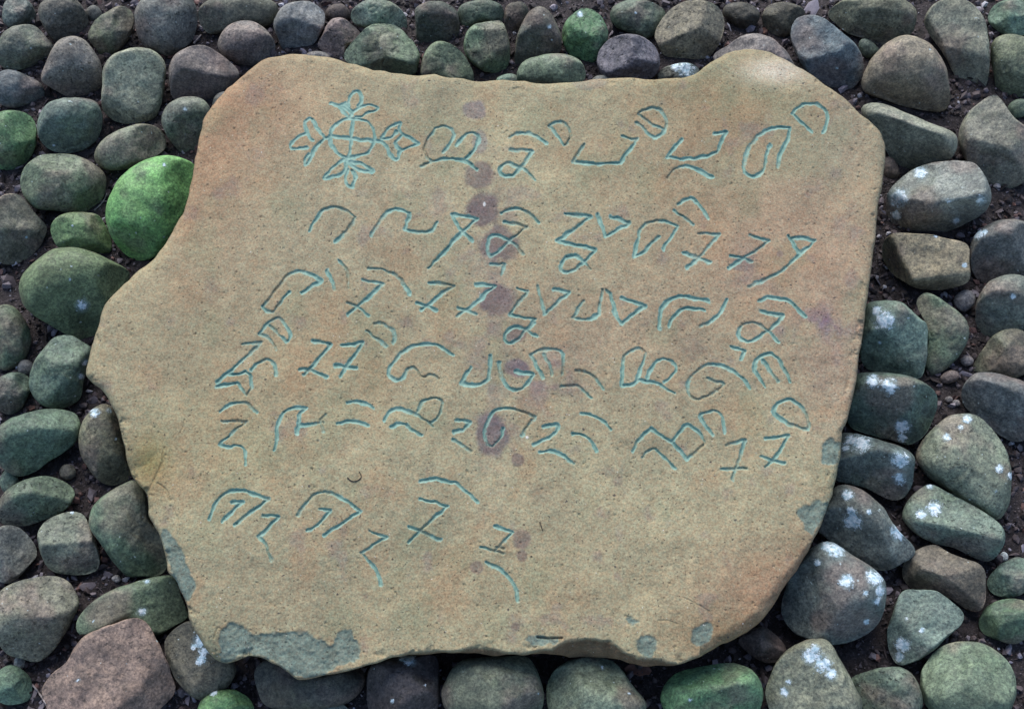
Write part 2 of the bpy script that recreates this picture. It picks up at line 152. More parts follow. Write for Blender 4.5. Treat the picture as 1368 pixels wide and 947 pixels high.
STONES = [   # kind, outline, colour, moss, depth, height, crusts, facets, label
 ('river_stone', [(6.8,3.4), (20.3,-3.4), (37.2,1.7), (47.3,15.2), (49.3,27), (43.9,33.8), (30.4,36.5), (13.5,37.2), (3.4,27)], (98, 108, 104), 0.35, 0.8, 0.45, [], [], 'grey green stone wedged in the top left corner of the cobbles'),
 ('river_stone', [(50.7,16.9), (55.7,3.4), (77.7,-6.8), (101.4,0), (113.2,15.2), (118.9,32.1), (108.1,49), (87.8,52.4), (72.6,55.7), (59.1,37.2)], (92, 90, 84), 0.2, 0.8, 0.45, [], [(0.3, -0.5, 0.8, 0.55)], 'pitted brown stone at the top edge beside a green dome stone'),
 ('river_stone', [(0,50.7), (10.1,38.9), (30.4,33.1), (47.3,35.5), (62.5,50.7), (71.6,62.5), (64.2,76), (50.7,84.5), (37.2,91.9), (20.3,93.9), (3.4,89.5), (-6.8,70.9)], (96, 100, 92), 0.3, 0.8, 0.45, [], [], 'rounded grey stone on the left edge just below the corner stone'),
 ('river_stone', [(-6.8,108.1), (0,96.3), (15.2,93.9), (37.2,101.4), (54.1,111.5), (60.1,123.3), (55.7,133.4), (40.5,138.5), (16.9,144.6), (-3.4,135.1)], (84, 92, 98), 0.05, 0.6, 0.45, [], [], 'flat slate grey stone lying low on the left edge'),
 ('river_stone', [(54.7,106.4), (62.5,81.1), (76,55.7), (94.6,48.6), (111.5,52.4), (125,67.6), (135.1,84.5), (135.8,101.4), (133.4,116.6), (125,125), (104.7,131.1), (87.8,128.4), (67.6,116.6)], (112, 108, 104), 0.12, 0.8, 0.45, [], [(0, -0.55, 0.8, 0.6)], 'smooth grey pear shaped stone left of the squarish pale stone'),
 ('river_stone', [(117.6,47.3), (126.7,28.7), (141.9,16.9), (158.8,8.4), (174,13.5), (178.4,27), (175.7,43.9), (165.5,60.8), (148.6,74.3), (136.8,81.8), (131.8,69.3), (123.3,59.1)], (82, 98, 80), 0.5, 0.8, 0.45, [], [], 'dark green domed stone above the squarish pale stone'),
 ('river_stone', [(179.7,30.4), (182.4,10.1), (202.7,-10.1), (233.1,-13.5), (256.8,0), (263.5,16.9), (262.8,37.2), (256.8,55.7), (241.6,69.3), (223,77), (209.5,69.3), (194.3,64.2), (184.1,49)], (104, 106, 104), 0.1, 0.8, 0.45, [], [], 'big bluish grey egg stone on the top edge, above the squarish pale one'),
 ('river_stone', [(135.8,104.7), (138.5,87.8), (152,72.6), (175.7,65.2), (199.3,65.9), (214.5,76), (221.6,89.5), (219.6,114.9), (214.5,141.9), (206.1,158.8), (189.2,163.9), (162.2,164.5), (145.3,157.1), (135.8,141.9)], (128, 134, 118), 0.3, 0.6, 0.45, [], [(0, 0.1, 1, 0.42)], 'squarish pale olive stone with a flat worn face'),
 ('river_stone', [(225.7,91.2), (233.1,74.3), (250,64.2), (270.3,60.8), (290.5,69.3), (309.1,84.5), (319.6,98), (314.2,111.5), (300.7,126.7), (280.4,135.1), (256.8,131.8), (233.1,133.4), (227,114.9)], (108, 100, 98), 0.12, 0.8, 0.45, [], [(0.1, -0.65, 0.75, 0.4), (0.35, 0.6, 0.7, 0.5)], "purplish stone with a slanted ridge touching the slab's upper left shoulder"),
 ('river_stone', [(264.2,20.3), (270.3,6.8), (297.3,-6.8), (337.8,-6.8), (366.6,3.4), (371.6,15.2), (364.9,30.4), (351.4,37.2), (324.3,37.2), (297.3,43.9), (280.4,45.6), (268.6,35.5)], (92, 94, 84), 0.2, 0.8, 0.3, [], [], 'wide olive stone on the top edge behind a round mauve stone'),
 ('river_stone', [(290.5,60.8), (295.6,43.9), (309.1,32.1), (326,28), (344.6,32.1), (359.8,45.6), (367.6,59.1), (364.9,72.6), (351.4,82.8), (331.1,89.5), (314.2,84.5), (299,74.3)], (112, 106, 104), 0.05, 0.8, 0.45, [], [], "smooth round mauve grey stone beyond the slab's upper left shoulder"),
 ('river_stone', [(365.2,35.1), (369.6,20.5), (381.3,5.8), (410.5,1.5), (431,14.6), (433.9,30.7), (426.6,49.7), (416.4,62.9), (398.8,70.2), (378.4,67.8), (372.5,55.6)], (110, 112, 114), 0.05, 0.8, 0.45, [], [(0, -0.6, 0.75, 0.45)], "bluish grey drum shaped stone behind the slab's highest left point"),
 ('river_stone', [(407.6,76.6), (412,70.2), (425.1,68.7), (438.3,72.5), (443.3,78.4), (433.9,87.7), (416.4,87.7)], (120, 124, 126), 0.05, 0.8, 0.5, [], [], "thin sliver of grey stone peeping over the slab's top left edge"),
 ('river_stone', [(425.1,57), (431,46.8), (439.8,29.2), (448.5,24.6), (460.2,25.1), (471.9,35.1), (481.3,45.3), (477.8,54.1), (463.2,62.9), (458.8,78.9), (448.5,80.4), (433.9,70.2), (425.7,64.3)], (128, 112, 110), 0.1, 0.8, 0.45, [], [(-0.55, -0.5, 0.65, 0.4)], 'small pinkish stone pressed against the cracked mossy boulder'),
 ('river_stone', [(458.8,74.6), (463.2,64.3), (473.4,52.6), (480.7,45.3), (495.3,33.6), (512.9,32.2), (530.4,35.1), (545,48.2), (555.3,59.9), (561.1,76), (558.2,90.6), (550.9,100.9), (507,102.3), (477.8,90.6), (463.2,83.3)], (106, 122, 104), 0.5, 0.8, 0.45, [], [(0.2, 0.5, 0.8, 0.6), (-0.4, 0.1, 0.8, 0.6)], "lumpy cracked boulder with patchy green moss behind the slab's top edge"),
 ('river_stone', [(469,26.3), (471.9,11.7), (492.4,0), (521.6,2.9), (537.7,14.6), (543.6,29.2), (540.6,40.9), (521.6,40.9), (492.4,38), (480.7,36.5)], (98, 116, 108), 0.4, 0.8, 0.25, [], [], 'teal green stone on the top edge behind the cracked boulder'),
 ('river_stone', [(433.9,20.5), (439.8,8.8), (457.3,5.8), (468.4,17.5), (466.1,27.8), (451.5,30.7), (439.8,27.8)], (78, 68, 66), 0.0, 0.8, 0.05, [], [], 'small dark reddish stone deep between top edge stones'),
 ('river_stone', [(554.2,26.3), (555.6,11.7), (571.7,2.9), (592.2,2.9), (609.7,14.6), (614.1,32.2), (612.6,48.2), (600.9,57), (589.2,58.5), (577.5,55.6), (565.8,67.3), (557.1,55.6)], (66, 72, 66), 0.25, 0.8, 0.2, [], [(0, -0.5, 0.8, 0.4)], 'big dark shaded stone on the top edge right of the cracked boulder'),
 ('river_stone', [(562.3,90.6), (565.8,74.6), (576.1,59.9), (587.8,55), (603.9,59.9), (618.5,71.6), (628.7,87.7), (633.1,100.9), (630.2,112.6), (603.9,114), (571.7,105.3), (562.9,100.9)], (96, 110, 90), 0.4, 0.8, 0.45, [], [(0.5, 0.3, 0.75, 0.5)], 'triangular mossy stone leaning on the slab right of the cracked boulder'),
 ('river_stone', [(611.2,17.5), (618.5,5.8), (644.8,0), (668.2,5.8), (673.5,20.5), (669.6,32.2), (647.7,29.2), (628.7,35.1), (619.9,43.9), (614.1,32.2)], (80, 94, 82), 0.35, 0.8, 0.25, [], [], 'green stone on the top edge directly behind the cube shaped stone'),
 ('river_stone', [(619.1,58.5), (622.9,43.9), (633.1,33.6), (650.6,29.2), (668.2,28.4), (675.5,38), (680.5,55.6), (681.1,73.1), (678.4,89.2), (666.7,96.5), (650.6,96.5), (633.1,87.7), (622.9,74.6)], (92, 112, 90), 0.5, 0.8, 0.45, [], [(0, 0.1, 1, 0.5), (0, 0.9, 0.4, 0.72)], 'cube shaped green stone with a cracked left corner'),
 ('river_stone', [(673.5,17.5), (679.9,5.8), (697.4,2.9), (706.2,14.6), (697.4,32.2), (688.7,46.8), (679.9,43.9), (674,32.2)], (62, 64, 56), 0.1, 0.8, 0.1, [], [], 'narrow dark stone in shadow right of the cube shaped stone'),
 ('river_stone', [(687.8,70.2), (690.1,49.7), (697.4,32.2), (706.2,17.5), (719.4,8.8), (732.5,14.6), (741.3,27.8), (747.7,43.9), (750.1,58.5), (747.1,71.6), (732.5,81.9), (706.2,87.7), (691.6,96.5), (687.8,84.8)], (88, 92, 84), 0.15, 0.8, 0.45, [(734,36.5,3.5)], [(0, -0.55, 0.85, 0.42)], 'tall brown upright stone left of the bright green egg'),
 ('river_stone', [(751.5,43.9), (755.9,29.2), (766.1,17.5), (779.3,11.7), (793.9,14.6), (804.2,23.4), (810.9,38), (812,52.6), (805.6,70.2), (796.8,83.3), (785.1,89.2), (770.5,81.9), (758.8,70.2), (753,58.5)], (80, 118, 90), 0.75, 0.8, 0.45, [(774.9,19,4.4)], [], 'upright egg stone coated in bright green, beside a purplish ball stone'),
 ('river_stone', [(690.1,98), (696,86.3), (709.1,77.5), (732.5,73.1), (755.9,72.5), (773.5,80.4), (782.2,93.6), (780.8,106.7), (764.7,117), (735.4,117), (700.4,114), (691,106.7)], (110, 128, 108), 0.4, 0.7, 0.45, [], [], "flat pale green oval stone resting against the middle of the slab's top edge"),
 ('river_stone', [(798.3,77.5), (804.2,62.9), (817.3,51.2), (836.3,46.2), (855.3,48.2), (871.4,58.5), (880.2,73.1), (881.1,89.2), (875.8,100.9), (861.2,108.2), (831.9,109.6), (808.5,105.3), (799.8,93.6)], (98, 96, 108), 0.05, 0.9, 0.45, [], [], "purplish ball shaped stone at the slab's top edge"),
 ('river_stone', [(815,23.4), (820.2,8.8), (843.6,0), (869.9,2.9), (887.5,14.6), (886,29.2), (877.3,43.9), (864.1,54.1), (849.5,48.2), (831.9,40.9), (820.2,35.1)], (80, 94, 84), 0.3, 0.8, 0.25, [(849.5,17.5,2.3)], [], 'dark green stone on the top edge behind the purplish ball'),
 ('river_stone', [(875,47.3), (882.4,28.7), (894.3,13.5), (916.2,1.7), (943.2,1.7), (961.8,13.5), (967.6,32.1), (963.5,50.7), (955.1,67.6), (941.6,81.1), (916.2,79.4), (889.2,76), (880.7,64.2)], (122, 116, 100), 0.2, 1.1, 0.45, [], [(0.1, -0.65, 0.7, 0.3), (-0.3, 0.4, 0.8, 0.5)], 'chunky tan boulder with a broken hollow face near the top edge'),
 ('river_stone', [(879.1,98), (889.2,89.5), (909.5,84.5), (923,85.1), (933.8,92.9), (929.7,101.4), (916.2,109.8), (889.2,111.5), (879.7,106.4)], (92, 120, 112), 0.4, 0.8, 0.45, [(916.2,91.9,12.8), (902.7,89.5,6.8)], [], "small teal stone splashed white in the notch of the slab's top edge"),
 ('river_stone', [(953.4,72.6), (970.3,62.5), (987.2,50.7), (1007.4,44.9), (1027.7,49), (1044.6,62.5), (1058.1,81.1), (1061.5,98), (1037.8,111.5), (987.2,104.7), (956.8,84.5)], (118, 112, 112), 0.02, 0.8, 0.45, [], [], "mauve hump of stone right behind the slab's upper right peak"),
 ('river_stone', [(789.5,108.1), (798,101.4), (811.5,100.7), (821.6,105.4), (818.2,116.6), (798,116.6)], (110, 114, 112), 0.1, 0.8, 0.5, [], [], "little grey stone tucked under the slab's top edge below the purplish ball"),
 ('river_stone', [(660.9,108.2), (671.1,100.9), (682.8,98.8), (691.6,102.3), (691.6,114), (671.1,115.5)], (120, 146, 130), 0.3, 0.8, 0.5, [], [], 'little pale green stone by the slab edge below the cube shaped stone'),
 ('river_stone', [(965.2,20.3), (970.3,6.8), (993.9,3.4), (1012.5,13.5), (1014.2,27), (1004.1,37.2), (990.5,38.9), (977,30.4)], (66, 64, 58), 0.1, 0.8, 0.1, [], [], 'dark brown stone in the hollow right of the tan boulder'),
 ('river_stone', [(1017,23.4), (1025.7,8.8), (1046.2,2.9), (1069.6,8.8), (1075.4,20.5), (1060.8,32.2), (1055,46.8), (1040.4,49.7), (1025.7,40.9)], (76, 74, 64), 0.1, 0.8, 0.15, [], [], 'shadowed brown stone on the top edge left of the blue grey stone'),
 ('river_stone', [(1056.7,43.9), (1060.8,29.2), (1072.5,21.1), (1090.1,21.1), (1104.7,27.8), (1125.1,43.9), (1142.7,58.5), (1152,76), (1153.8,93.6), (1148.5,108.2), (1136.8,119.9), (1119.3,121.3), (1098.8,112.6), (1078.4,95), (1065.2,76), (1057.9,58.5)], (90, 106, 116), 0.12, 0.8, 0.45, [(1117.8,91.2,2.3)], [(0.1, -0.7, 0.7, 0.52), (-0.2, 0.5, 0.85, 0.55)], "large slate blue stone leaning diagonally by the slab's upper right edge"),
 ('river_stone', [(1104.7,20.5), (1116.4,5.8), (1148.5,-5.8), (1192.4,-5.8), (1220.2,8.8), (1223.4,26.3), (1217.3,45.3), (1204.1,49.7), (1189.5,54.1), (1177.8,61.4), (1163.2,54.1), (1148.5,49.7), (1131,43.9), (1116.4,32.2)], (102, 104, 88), 0.2, 0.8, 0.3, [], [(0, -0.7, 0.7, 0.35)], 'broad khaki stone on the top edge behind a dome shaped stone'),
 ('river_stone', [(1147.1,58.5), (1151.5,52), (1161.7,54.1), (1171.9,62.9), (1174.9,70.2), (1166.1,77.5), (1154.4,76.6), (1148.5,67.3)], (76, 90, 84), 0.3, 0.8, 0.5, [], [], 'small dark green stone jammed between the slate blue and dome shaped stones'),
 ('river_stone', [(1151.1,114.9), (1153.8,98), (1167.3,76), (1187.6,55.7), (1211.2,47.3), (1234.9,54.1), (1251.8,67.6), (1264.6,91.2), (1268.7,114.9), (1268.7,135.1), (1261.9,148.6), (1238.3,148.6), (1204.5,141.9), (1170.7,130.1), (1155.5,123.3)], (122, 114, 100), 0.18, 0.8, 0.45, [], [(0, -0.6, 0.8, 0.6)], 'large dome shaped tan stone with pinkish top in the upper right'),
 ('river_stone', [(1234.9,30.4), (1241.6,13.5), (1258.5,1.7), (1288.9,0), (1309.2,15.2), (1317.7,37.2), (1321.4,64.2), (1321,94.6), (1316,118.2), (1300.8,130.1), (1288.9,116.6), (1273.7,98), (1261.9,74.3), (1245,50.7)], (118, 120, 106), 0.25, 1.1, 0.45, [], [(-0.1, -0.8, 0.6, 0.42), (0.1, 0.3, 0.95, 0.5)], 'long tapering pale stone with a green pointed lower end in the upper right'),
 ('river_stone', [(1320,27), (1326.1,10.1), (1346.4,0), (1373.4,3.4), (1383.5,23.6), (1373.4,43.9), (1349.8,50.7), (1332.9,42.2)], (96, 122, 106), 0.45, 0.8, 0.45, [], [], 'green stone in the top right corner'),
 ('river_stone', [(1323.4,64.2), (1332.9,50.7), (1353.1,45.6), (1376.8,54.1), (1386.9,77.7), (1383.5,108.1), (1363.3,131.8), (1343,136.8), (1332.9,125), (1327.8,101.4)], (96, 104, 84), 0.3, 0.8, 0.45, [], [], 'olive stone on the right edge below the corner stone'),
 ('river_stone', [(1150.4,145.3), (1163.9,137.8), (1184.2,140.2), (1218,155.4), (1255.2,168.9), (1277.1,179.1), (1279.5,195.9), (1273.7,209.5), (1261.9,216.2), (1238.3,219.6), (1211.2,233.1), (1201.1,233.1), (1184.2,202.7), (1170.7,182.4), (1155.5,158.8)], (118, 122, 110), 0.12, 1.35, 0.6, [], [(-0.33, -0.94, 0.3, 0, -0.32, -0.35)], "sharp edged wedge stone with pale top strip and dark face by the slab's right corner"),
 ('river_stone', [(1280.5,182.4), (1287.3,158.8), (1302.5,141.9), (1319.4,130.1), (1331.2,125.7), (1339.6,135.1), (1356.5,158.8), (1380.2,179.1), (1386.9,209.5), (1373.4,236.5), (1349.8,251.7), (1326.1,250), (1305.8,233.1), (1288.9,212.8)], (114, 114, 104), 0.3, 0.8, 0.45, [], [(-0.1, -0.7, 0.7, 0.5), (0.2, 0.5, 0.8, 0.55)], 'big pointed mottled boulder on the right edge beside the wedge stone'),
 ('river_stone', [(1345.7,145.3), (1353.1,135.1), (1370,133.4), (1373.4,152), (1356.5,158.8), (1348.1,153.7)], (86, 104, 90), 0.4, 0.8, 0.3, [], [], 'small green stone on the right edge above the pointed boulder'),
 ('river_stone', [(1179.1,219.6), (1184.2,209.5), (1194.4,212.8), (1200.4,224.7), (1201.1,236.5), (1187.6,239.9), (1180.2,233.1)], (88, 86, 80), 0.1, 0.8, 0.3, [], [], "small brown stone close under the slab's right corner"),
 ('river_stone', [(1183.2,271.4), (1187.6,254.5), (1204.5,237.6), (1224.8,224.1), (1255.2,217.3), (1292.3,215.6), (1309.2,225.7), (1319.4,242.6), (1324.4,261.2), (1319.4,278.1), (1309.2,288.2), (1285.6,300.1), (1265.3,310.2), (1238.3,313.6), (1211.2,310.2), (1191,298.4), (1184.2,286.6)], (116, 124, 122), 0.25, 1.15, 0.45, [(1229.8,230.8,10.8), (1201.1,264.6,14.2), (1267,268,4.7), (1277.1,295,6.1), (1197.7,288.2,7.4), (1309.2,268,7.4)], [(0.15, -0.98, 0.3, 0, 0.0, -0.3), (-0.2, 0.6, 0.75, 0.55)], 'big blue white splashed boulder with a dark lower face at right'),
 ('river_stone', [(1177.5,335.5), (1182.5,318.6), (1197.7,311.2), (1228.1,313.6), (1265.3,318.6), (1292.3,327.1), (1295,349.1), (1295.7,372.7), (1285.6,381.1), (1258.5,387.9), (1228.1,386.2), (1204.5,374.4), (1185.9,359.2)], (136, 126, 104), 0.05, 1.2, 0.5, [(1250.1,315.3,3.4), (1288.9,354.1,4.1)], [(-0.9, -0.4, 0.3, 0, 0.32, -0.3), (0.15, 0.2, 0.95, 0.42), (0.1, -0.95, 0.3, 0, 0.3, -0.2)], 'blocky tan stone with a dark hollow left end'),
 ('river_stone', [(1295,338.9), (1300.8,315.3), (1319.4,300.1), (1343,293.3), (1366.6,295), (1383.5,311.9), (1383.5,345.7), (1363.3,369.3), (1336.2,379.5), (1309.2,376.1), (1297.4,359.2)], (96, 98, 98), 0.08, 1.0, 0.45, [(1307.5,313.6,8.4), (1316,310.2,4.7)], [(0, -0.75, 0.65, 0.3)], 'dark grey stone on the right edge beside the blocky tan stone'),
 ('river_stone', [(1302.5,413.2), (1309.2,393), (1326.1,374.4), (1349.8,366.6), (1373.4,372.7), (1386.9,396.4), (1383.5,426.8), (1359.9,443.6), (1332.9,450.4), (1316,448.7), (1305.8,436.9)], (98, 106, 100), 0.2, 1.0, 0.45, [(1353.1,396.4,4.7)], [(-0.1, -0.75, 0.65, 0.35)], 'rounded grey green stone on the right edge with a white fleck'),
 ('river_stone', [(1299.1,492.6), (1309.2,472.3), (1326.1,448.6), (1346.4,439.2), (1366.6,441.9), (1380.2,462.2), (1378.5,489.2), (1363.3,502.7), (1346.4,506.1), (1329.5,501), (1309.2,499.3)], (92, 96, 82), 0.2, 0.8, 0.35, [], [], 'brown rimmed stone on the right edge with a greenish flat top'),
 ('river_stone', [(1150.4,435.1), (1157.2,408.1), (1177.5,403), (1201.1,403), (1214.6,411.5), (1228.1,425), (1238.3,435.1), (1238.3,458.8), (1236.6,485.8), (1229.8,506.1), (1211.2,502.7), (1184.2,497.6), (1157.2,492.6), (1147.1,468.9)], (98, 118, 108), 0.35, 0.8, 0.45, [(1182.5,428.4,15.2), (1172.4,416.6,7.4), (1175.8,457.1,3)], [(0.6, -0.2, 0.75, 0.5), (-0.1, -0.7, 0.7, 0.42)], "large green stone with a glaring white splash against the slab's right edge"),
 ('river_stone', [(1223.1,404.7), (1234.9,391.9), (1248.4,394.6), (1268.7,408.1), (1287.3,423.3), (1294,441.9), (1290.6,462.2), (1275.4,482.4), (1258.5,495.9), (1241.6,502.7), (1234.9,489.2), (1238.3,458.8), (1238.3,435.1), (1229.8,418.2)], (96, 116, 98), 0.4, 0.8, 0.45, [], [(-0.7, 0.2, 0.65, 0.35)], 'leaf shaped green stone right of the white splashed one'),
 ('pebble', [(1273.7,401.4), (1282.2,389.5), (1295.7,387.8), (1303.1,396.3), (1300.8,408.1), (1288.9,416.6), (1278.8,413.2)], (112, 112, 118), 0.0, 0.8, 0.3, [], [], 'small lilac grey cobble lying on the soil below the blocky tan stone'),
 ('river_stone', [(1130.2,529.7), (1140.3,502.7), (1157.2,497.6), (1184.2,498.6), (1211.2,502.7), (1234.9,512.8), (1250.1,524.7), (1252.5,543.2), (1245,563.5), (1234.9,580.4), (1214.6,593.9), (1184.2,587.2), (1157.2,578.7), (1133.5,566.9)], (72, 92, 86), 0.4, 1.0, 0.45, [(1187.6,516.2,12.8), (1167.3,510.1,10.1), (1206.2,570.3,11.5), (1204.5,583.8,6.8)], [(0, -0.65, 0.75, 0.35)], "dark bottle green stone with blue white crust on top, against the slab's right edge"),
 ('river_stone', [(1283.9,529.7), (1288.9,512.8), (1302.5,499.3), (1322.7,497.6), (1349.8,504.4), (1376.8,516.2), (1386.9,543.2), (1380.2,577), (1359.9,590.5), (1336.2,582.1), (1309.2,561.8), (1290.6,544.9)], (92, 98, 102), 0.1, 1.1, 0.45, [], [(-0.4, -0.7, 0.6, 0.25)], 'slanting blue grey stone on the right edge above the big egg stone'),
 ('river_stone', [(1109.9,608.4), (1120,581.4), (1136.9,578), (1163.9,584.7), (1191,591.5), (1211.2,601.6), (1221.4,611.8), (1219.7,632), (1216.3,652.3), (1204.5,667.5), (1184.2,665.8), (1157.2,652.3), (1130.2,645.5), (1113.3,638.8)], (82, 96, 96), 0.25, 1.0, 0.45, [(1150.4,591.5,15.5), (1136.9,588.1,8.4), (1201.1,615.1,12.8), (1201.1,638.8,8.8), (1130.2,598.2,6.1)], [(0, -0.75, 0.65, 0.25)], "dark stone with two streaky white patches, tucked beside the slab's lower right edge"),
 ('river_stone', [(1223.1,611.8), (1229.8,591.5), (1245,572.9), (1265.3,557), (1285.6,552.3), (1305.8,556), (1326.1,574.6), (1341.3,598.2), (1349.8,621.9), (1352.1,648.9), (1348.1,672.6), (1339.6,689.5), (1329.5,694.5), (1309.2,682.7), (1282.2,665.8), (1255.2,648.9), (1234.9,632)], (108, 118, 104), 0.35, 0.85, 0.45, [(1265.3,584.7,6.1), (1283.9,571.2,4.4), (1292.3,559.4,7.4), (1334.6,625.3,6.1), (1349.8,635.4,6.1), (1329.5,655.7,2.7)], [], 'largest egg shaped stone at right, green grey with scattered white flecks'),
 ('river_stone', [(1204.5,686.1), (1214.6,665.8), (1234.9,648.9), (1246.7,647.2), (1265.3,657.4), (1292.3,670.9), (1322.7,689.5), (1339.6,704.7), (1343,719.9), (1336.2,736.8), (1322.7,750.3), (1305.8,746.9), (1278.8,733.4), (1248.4,724.9), (1224.8,713.1), (1209.6,699.6)], (98, 116, 106), 0.35, 1.05, 0.45, [(1248.4,679.3,11.5), (1231.5,686.8,7.4), (1242.3,648.9,5.4)], [(-0.15, -0.98, 0.3, 0, 0.1, -0.2), (0.2, 0.5, 0.85, 0.5)], 'long green loaf stone with one white blotch, below the largest egg'),
 ('river_stone', [(1089.6,703), (1103.1,669.2), (1116.6,650.6), (1136.9,648.9), (1157.2,657.4), (1177.5,675.9), (1191,696.2), (1204.5,713.1), (1223.1,731.7), (1219.7,743.5), (1201.1,755.3), (1184.2,763.1), (1163.9,757.7), (1140.3,745.2), (1116.6,728.3), (1098.1,713.1)], (98, 106, 104), 0.2, 1.0, 0.45, [(1133.5,662.4,8.1), (1140.3,696.2,12.8), (1136.9,682.7,6.8), (1201.1,709.7,13.5), (1160.6,684.4,4.1)], [(-0.4, -0.75, 0.5, 0.2)], 'grey stone with a white streak, below the grey chip on the slab edge'),
 ('river_stone', [(1044,816.2), (1052.5,779), (1072.7,745.2), (1089.6,728.4), (1109.9,723.3), (1130.2,735.1), (1157.2,752), (1177.5,768.9), (1184.2,784.1), (1182.5,812.8), (1170.7,836.5), (1150.4,851.7), (1116.6,860.1), (1082.9,853.4), (1059.2,843.2)], (86, 96, 96), 0.15, 0.85, 0.45, [(1116.6,735.1,12.8), (1103.1,730,8.1), (1093,752,5.4), (1130.2,777.3,10.8), (1167.3,772.3,12.8), (1175.8,789.2,8.1), (1170.7,802.7,6.1), (1155.5,792.5,4.1), (1157.2,829.7,4.7)], [(-0.75, -0.2, 0.6, 0.45)], "big dark dome stone splattered white, by the slab's lower right curve"),
 ('river_stone', [(1204.5,762.1), (1211.2,745.2), (1228.1,733.4), (1248.4,727.7), (1265.3,736.8), (1285.6,745.2), (1305.8,752), (1316,763.8), (1317.7,782.4), (1316,806.1), (1305.8,817.9), (1288.9,812.8), (1268.7,799.3), (1245,792.5), (1221.4,787.5), (1207.9,775.6)], (96, 90, 80), 0.03, 1.2, 0.45, [], [(-0.35, -0.93, 0.3, 0, -0.15, -0.25), (0.6, -0.2, 0.75, 0.35), (0.2, 0.7, 0.7, 0.35)], 'angular brown stone with a sharp ridge at lower right'),
 ('river_stone', [(1318.7,779), (1326.1,763.8), (1343,750.3), (1359.9,743.6), (1376.8,752), (1380.2,772.3), (1366.6,792.5), (1343,797.6), (1326.1,792.5)], (92, 116, 106), 0.3, 0.8, 0.45, [], [], 'smooth pale green stone on the right edge beside the angular brown stone'),
 ('river_stone', [(1185.9,843.2), (1191,822.9), (1197.7,802.7), (1207.9,787.5), (1228.1,787.5), (1248.4,789.2), (1261.9,795.9), (1278.8,809.4), (1287.9,821.3), (1282.2,836.5), (1265.3,851.7), (1248.4,866.9), (1224.8,882.1), (1201.1,888.8), (1189.3,877), (1186.9,860.1)], (94, 112, 106), 0.4, 0.8, 0.45, [(1206.2,860.1,10.8), (1201.1,877,7.4), (1211.2,826.3,3), (1231.5,841.5,4.7)], [(0.1, 0.25, 0.95, 0.4), (-0.65, -0.4, 0.6, 0.35)], 'lopsided flat topped stone with a mossy white speckled corner, under the angular brown one'),
 ('river_stone', [(1307.5,829.7), (1316,812.8), (1332.9,802.7), (1353.1,798.6), (1373.4,806.1), (1381.9,829.7), (1373.4,850), (1353.1,860.1), (1329.5,853.4), (1312.6,844.9)], (68, 92, 76), 0.5, 0.8, 0.45, [], [], 'dark green stone on the right edge near the lower right corner'),
 ('river_stone', [(1229.8,907.4), (1234.9,887.1), (1251.8,866.9), (1272.1,858.4), (1295.7,856.7), (1319.4,861.8), (1339.6,875.3), (1353.1,893.9), (1358.2,917.5), (1349.8,947.9), (1322.7,964.8), (1272.1,964.8), (1241.6,947.9), (1231.5,927.7)], (96, 114, 96), 0.35, 0.85, 0.45, [], [], 'large rounded olive green stone in the bottom right corner'),
 ('river_stone', [(1136.2,907.4), (1150.4,899), (1174.1,892.2), (1201.1,891.2), (1218,900.6), (1228.1,917.5), (1232.2,941.2), (1218,958.1), (1184.2,964.8), (1157.2,954.7), (1143.7,927.7)], (88, 104, 92), 0.3, 0.8, 0.45, [], [(-0.5, -0.2, 0.8, 0.4)], 'green grey stone on the bottom edge left of the corner stone'),
 ('river_stone', [(1022.1,931.1), (1028.8,904), (1038.9,883.8), (1055.8,865.2), (1079.5,855), (1099.8,853.4), (1113.3,863.5), (1126.8,887.1), (1140.3,914.2), (1152.1,941.2), (1136.9,964.8), (1086.2,971.6), (1042.3,964.8)], (120, 124, 108), 0.2, 0.8, 0.45, [(1082.9,877,11.5), (1099.8,887.1,12.8), (1109.9,900.6,8.1), (1054.1,910.8,4.4), (1049.1,924.3,6.1), (1089.6,866.9,6.8)], [(-0.3, -0.1, 0.95, 0.5)], 'pale stone on the bottom edge with a ragged white patch and white dot'),
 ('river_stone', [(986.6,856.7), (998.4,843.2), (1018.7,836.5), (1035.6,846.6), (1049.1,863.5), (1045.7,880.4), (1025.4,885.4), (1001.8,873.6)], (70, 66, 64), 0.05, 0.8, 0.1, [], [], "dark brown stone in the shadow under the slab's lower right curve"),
 ('river_stone', [(882.4,931.1), (892.6,907.4), (909.5,897.3), (936.5,890.5), (970.3,885.4), (997.3,890.5), (1014.2,907.4), (1019.3,927.7), (1010.8,951.3), (970.3,968.2), (919.6,968.2), (892.6,954.7)], (84, 124, 90), 0.7, 0.8, 0.45, [(923,934.4,3)], [(0.2, -0.6, 0.75, 0.5)], 'mossy green capped stone on the bottom edge under the slab'),
 ('river_stone', [(729.7,920.9), (737.2,900.6), (757.4,883.8), (787.8,877.7), (814.9,882.1), (831.8,897.3), (848.6,920.9), (863.9,941.2), (848.6,964.8), (801.4,975), (754.1,968.2), (733.8,947.9)], (98, 112, 96), 0.3, 0.85, 0.45, [(804.7,892.2,2.7), (839.2,926,2.4)], [], 'smooth grey green dome on the bottom edge left of the mossy capped stone'),
 ('river_stone', [(589.9,928), (595,910.3), (603.9,892.6), (619.1,879.9), (641.9,877.3), (677.3,876.1), (702.7,877.3), (715.4,892.6), (723,912.8), (726.8,933.1), (717.9,953.4), (682.4,966), (626.7,963.5), (598.8,953.4)], (92, 100, 86), 0.2, 0.85, 0.45, [(718.4,925,2.3)], [], 'olive brown stone with a pale rubbed top at the bottom centre under the slab'),
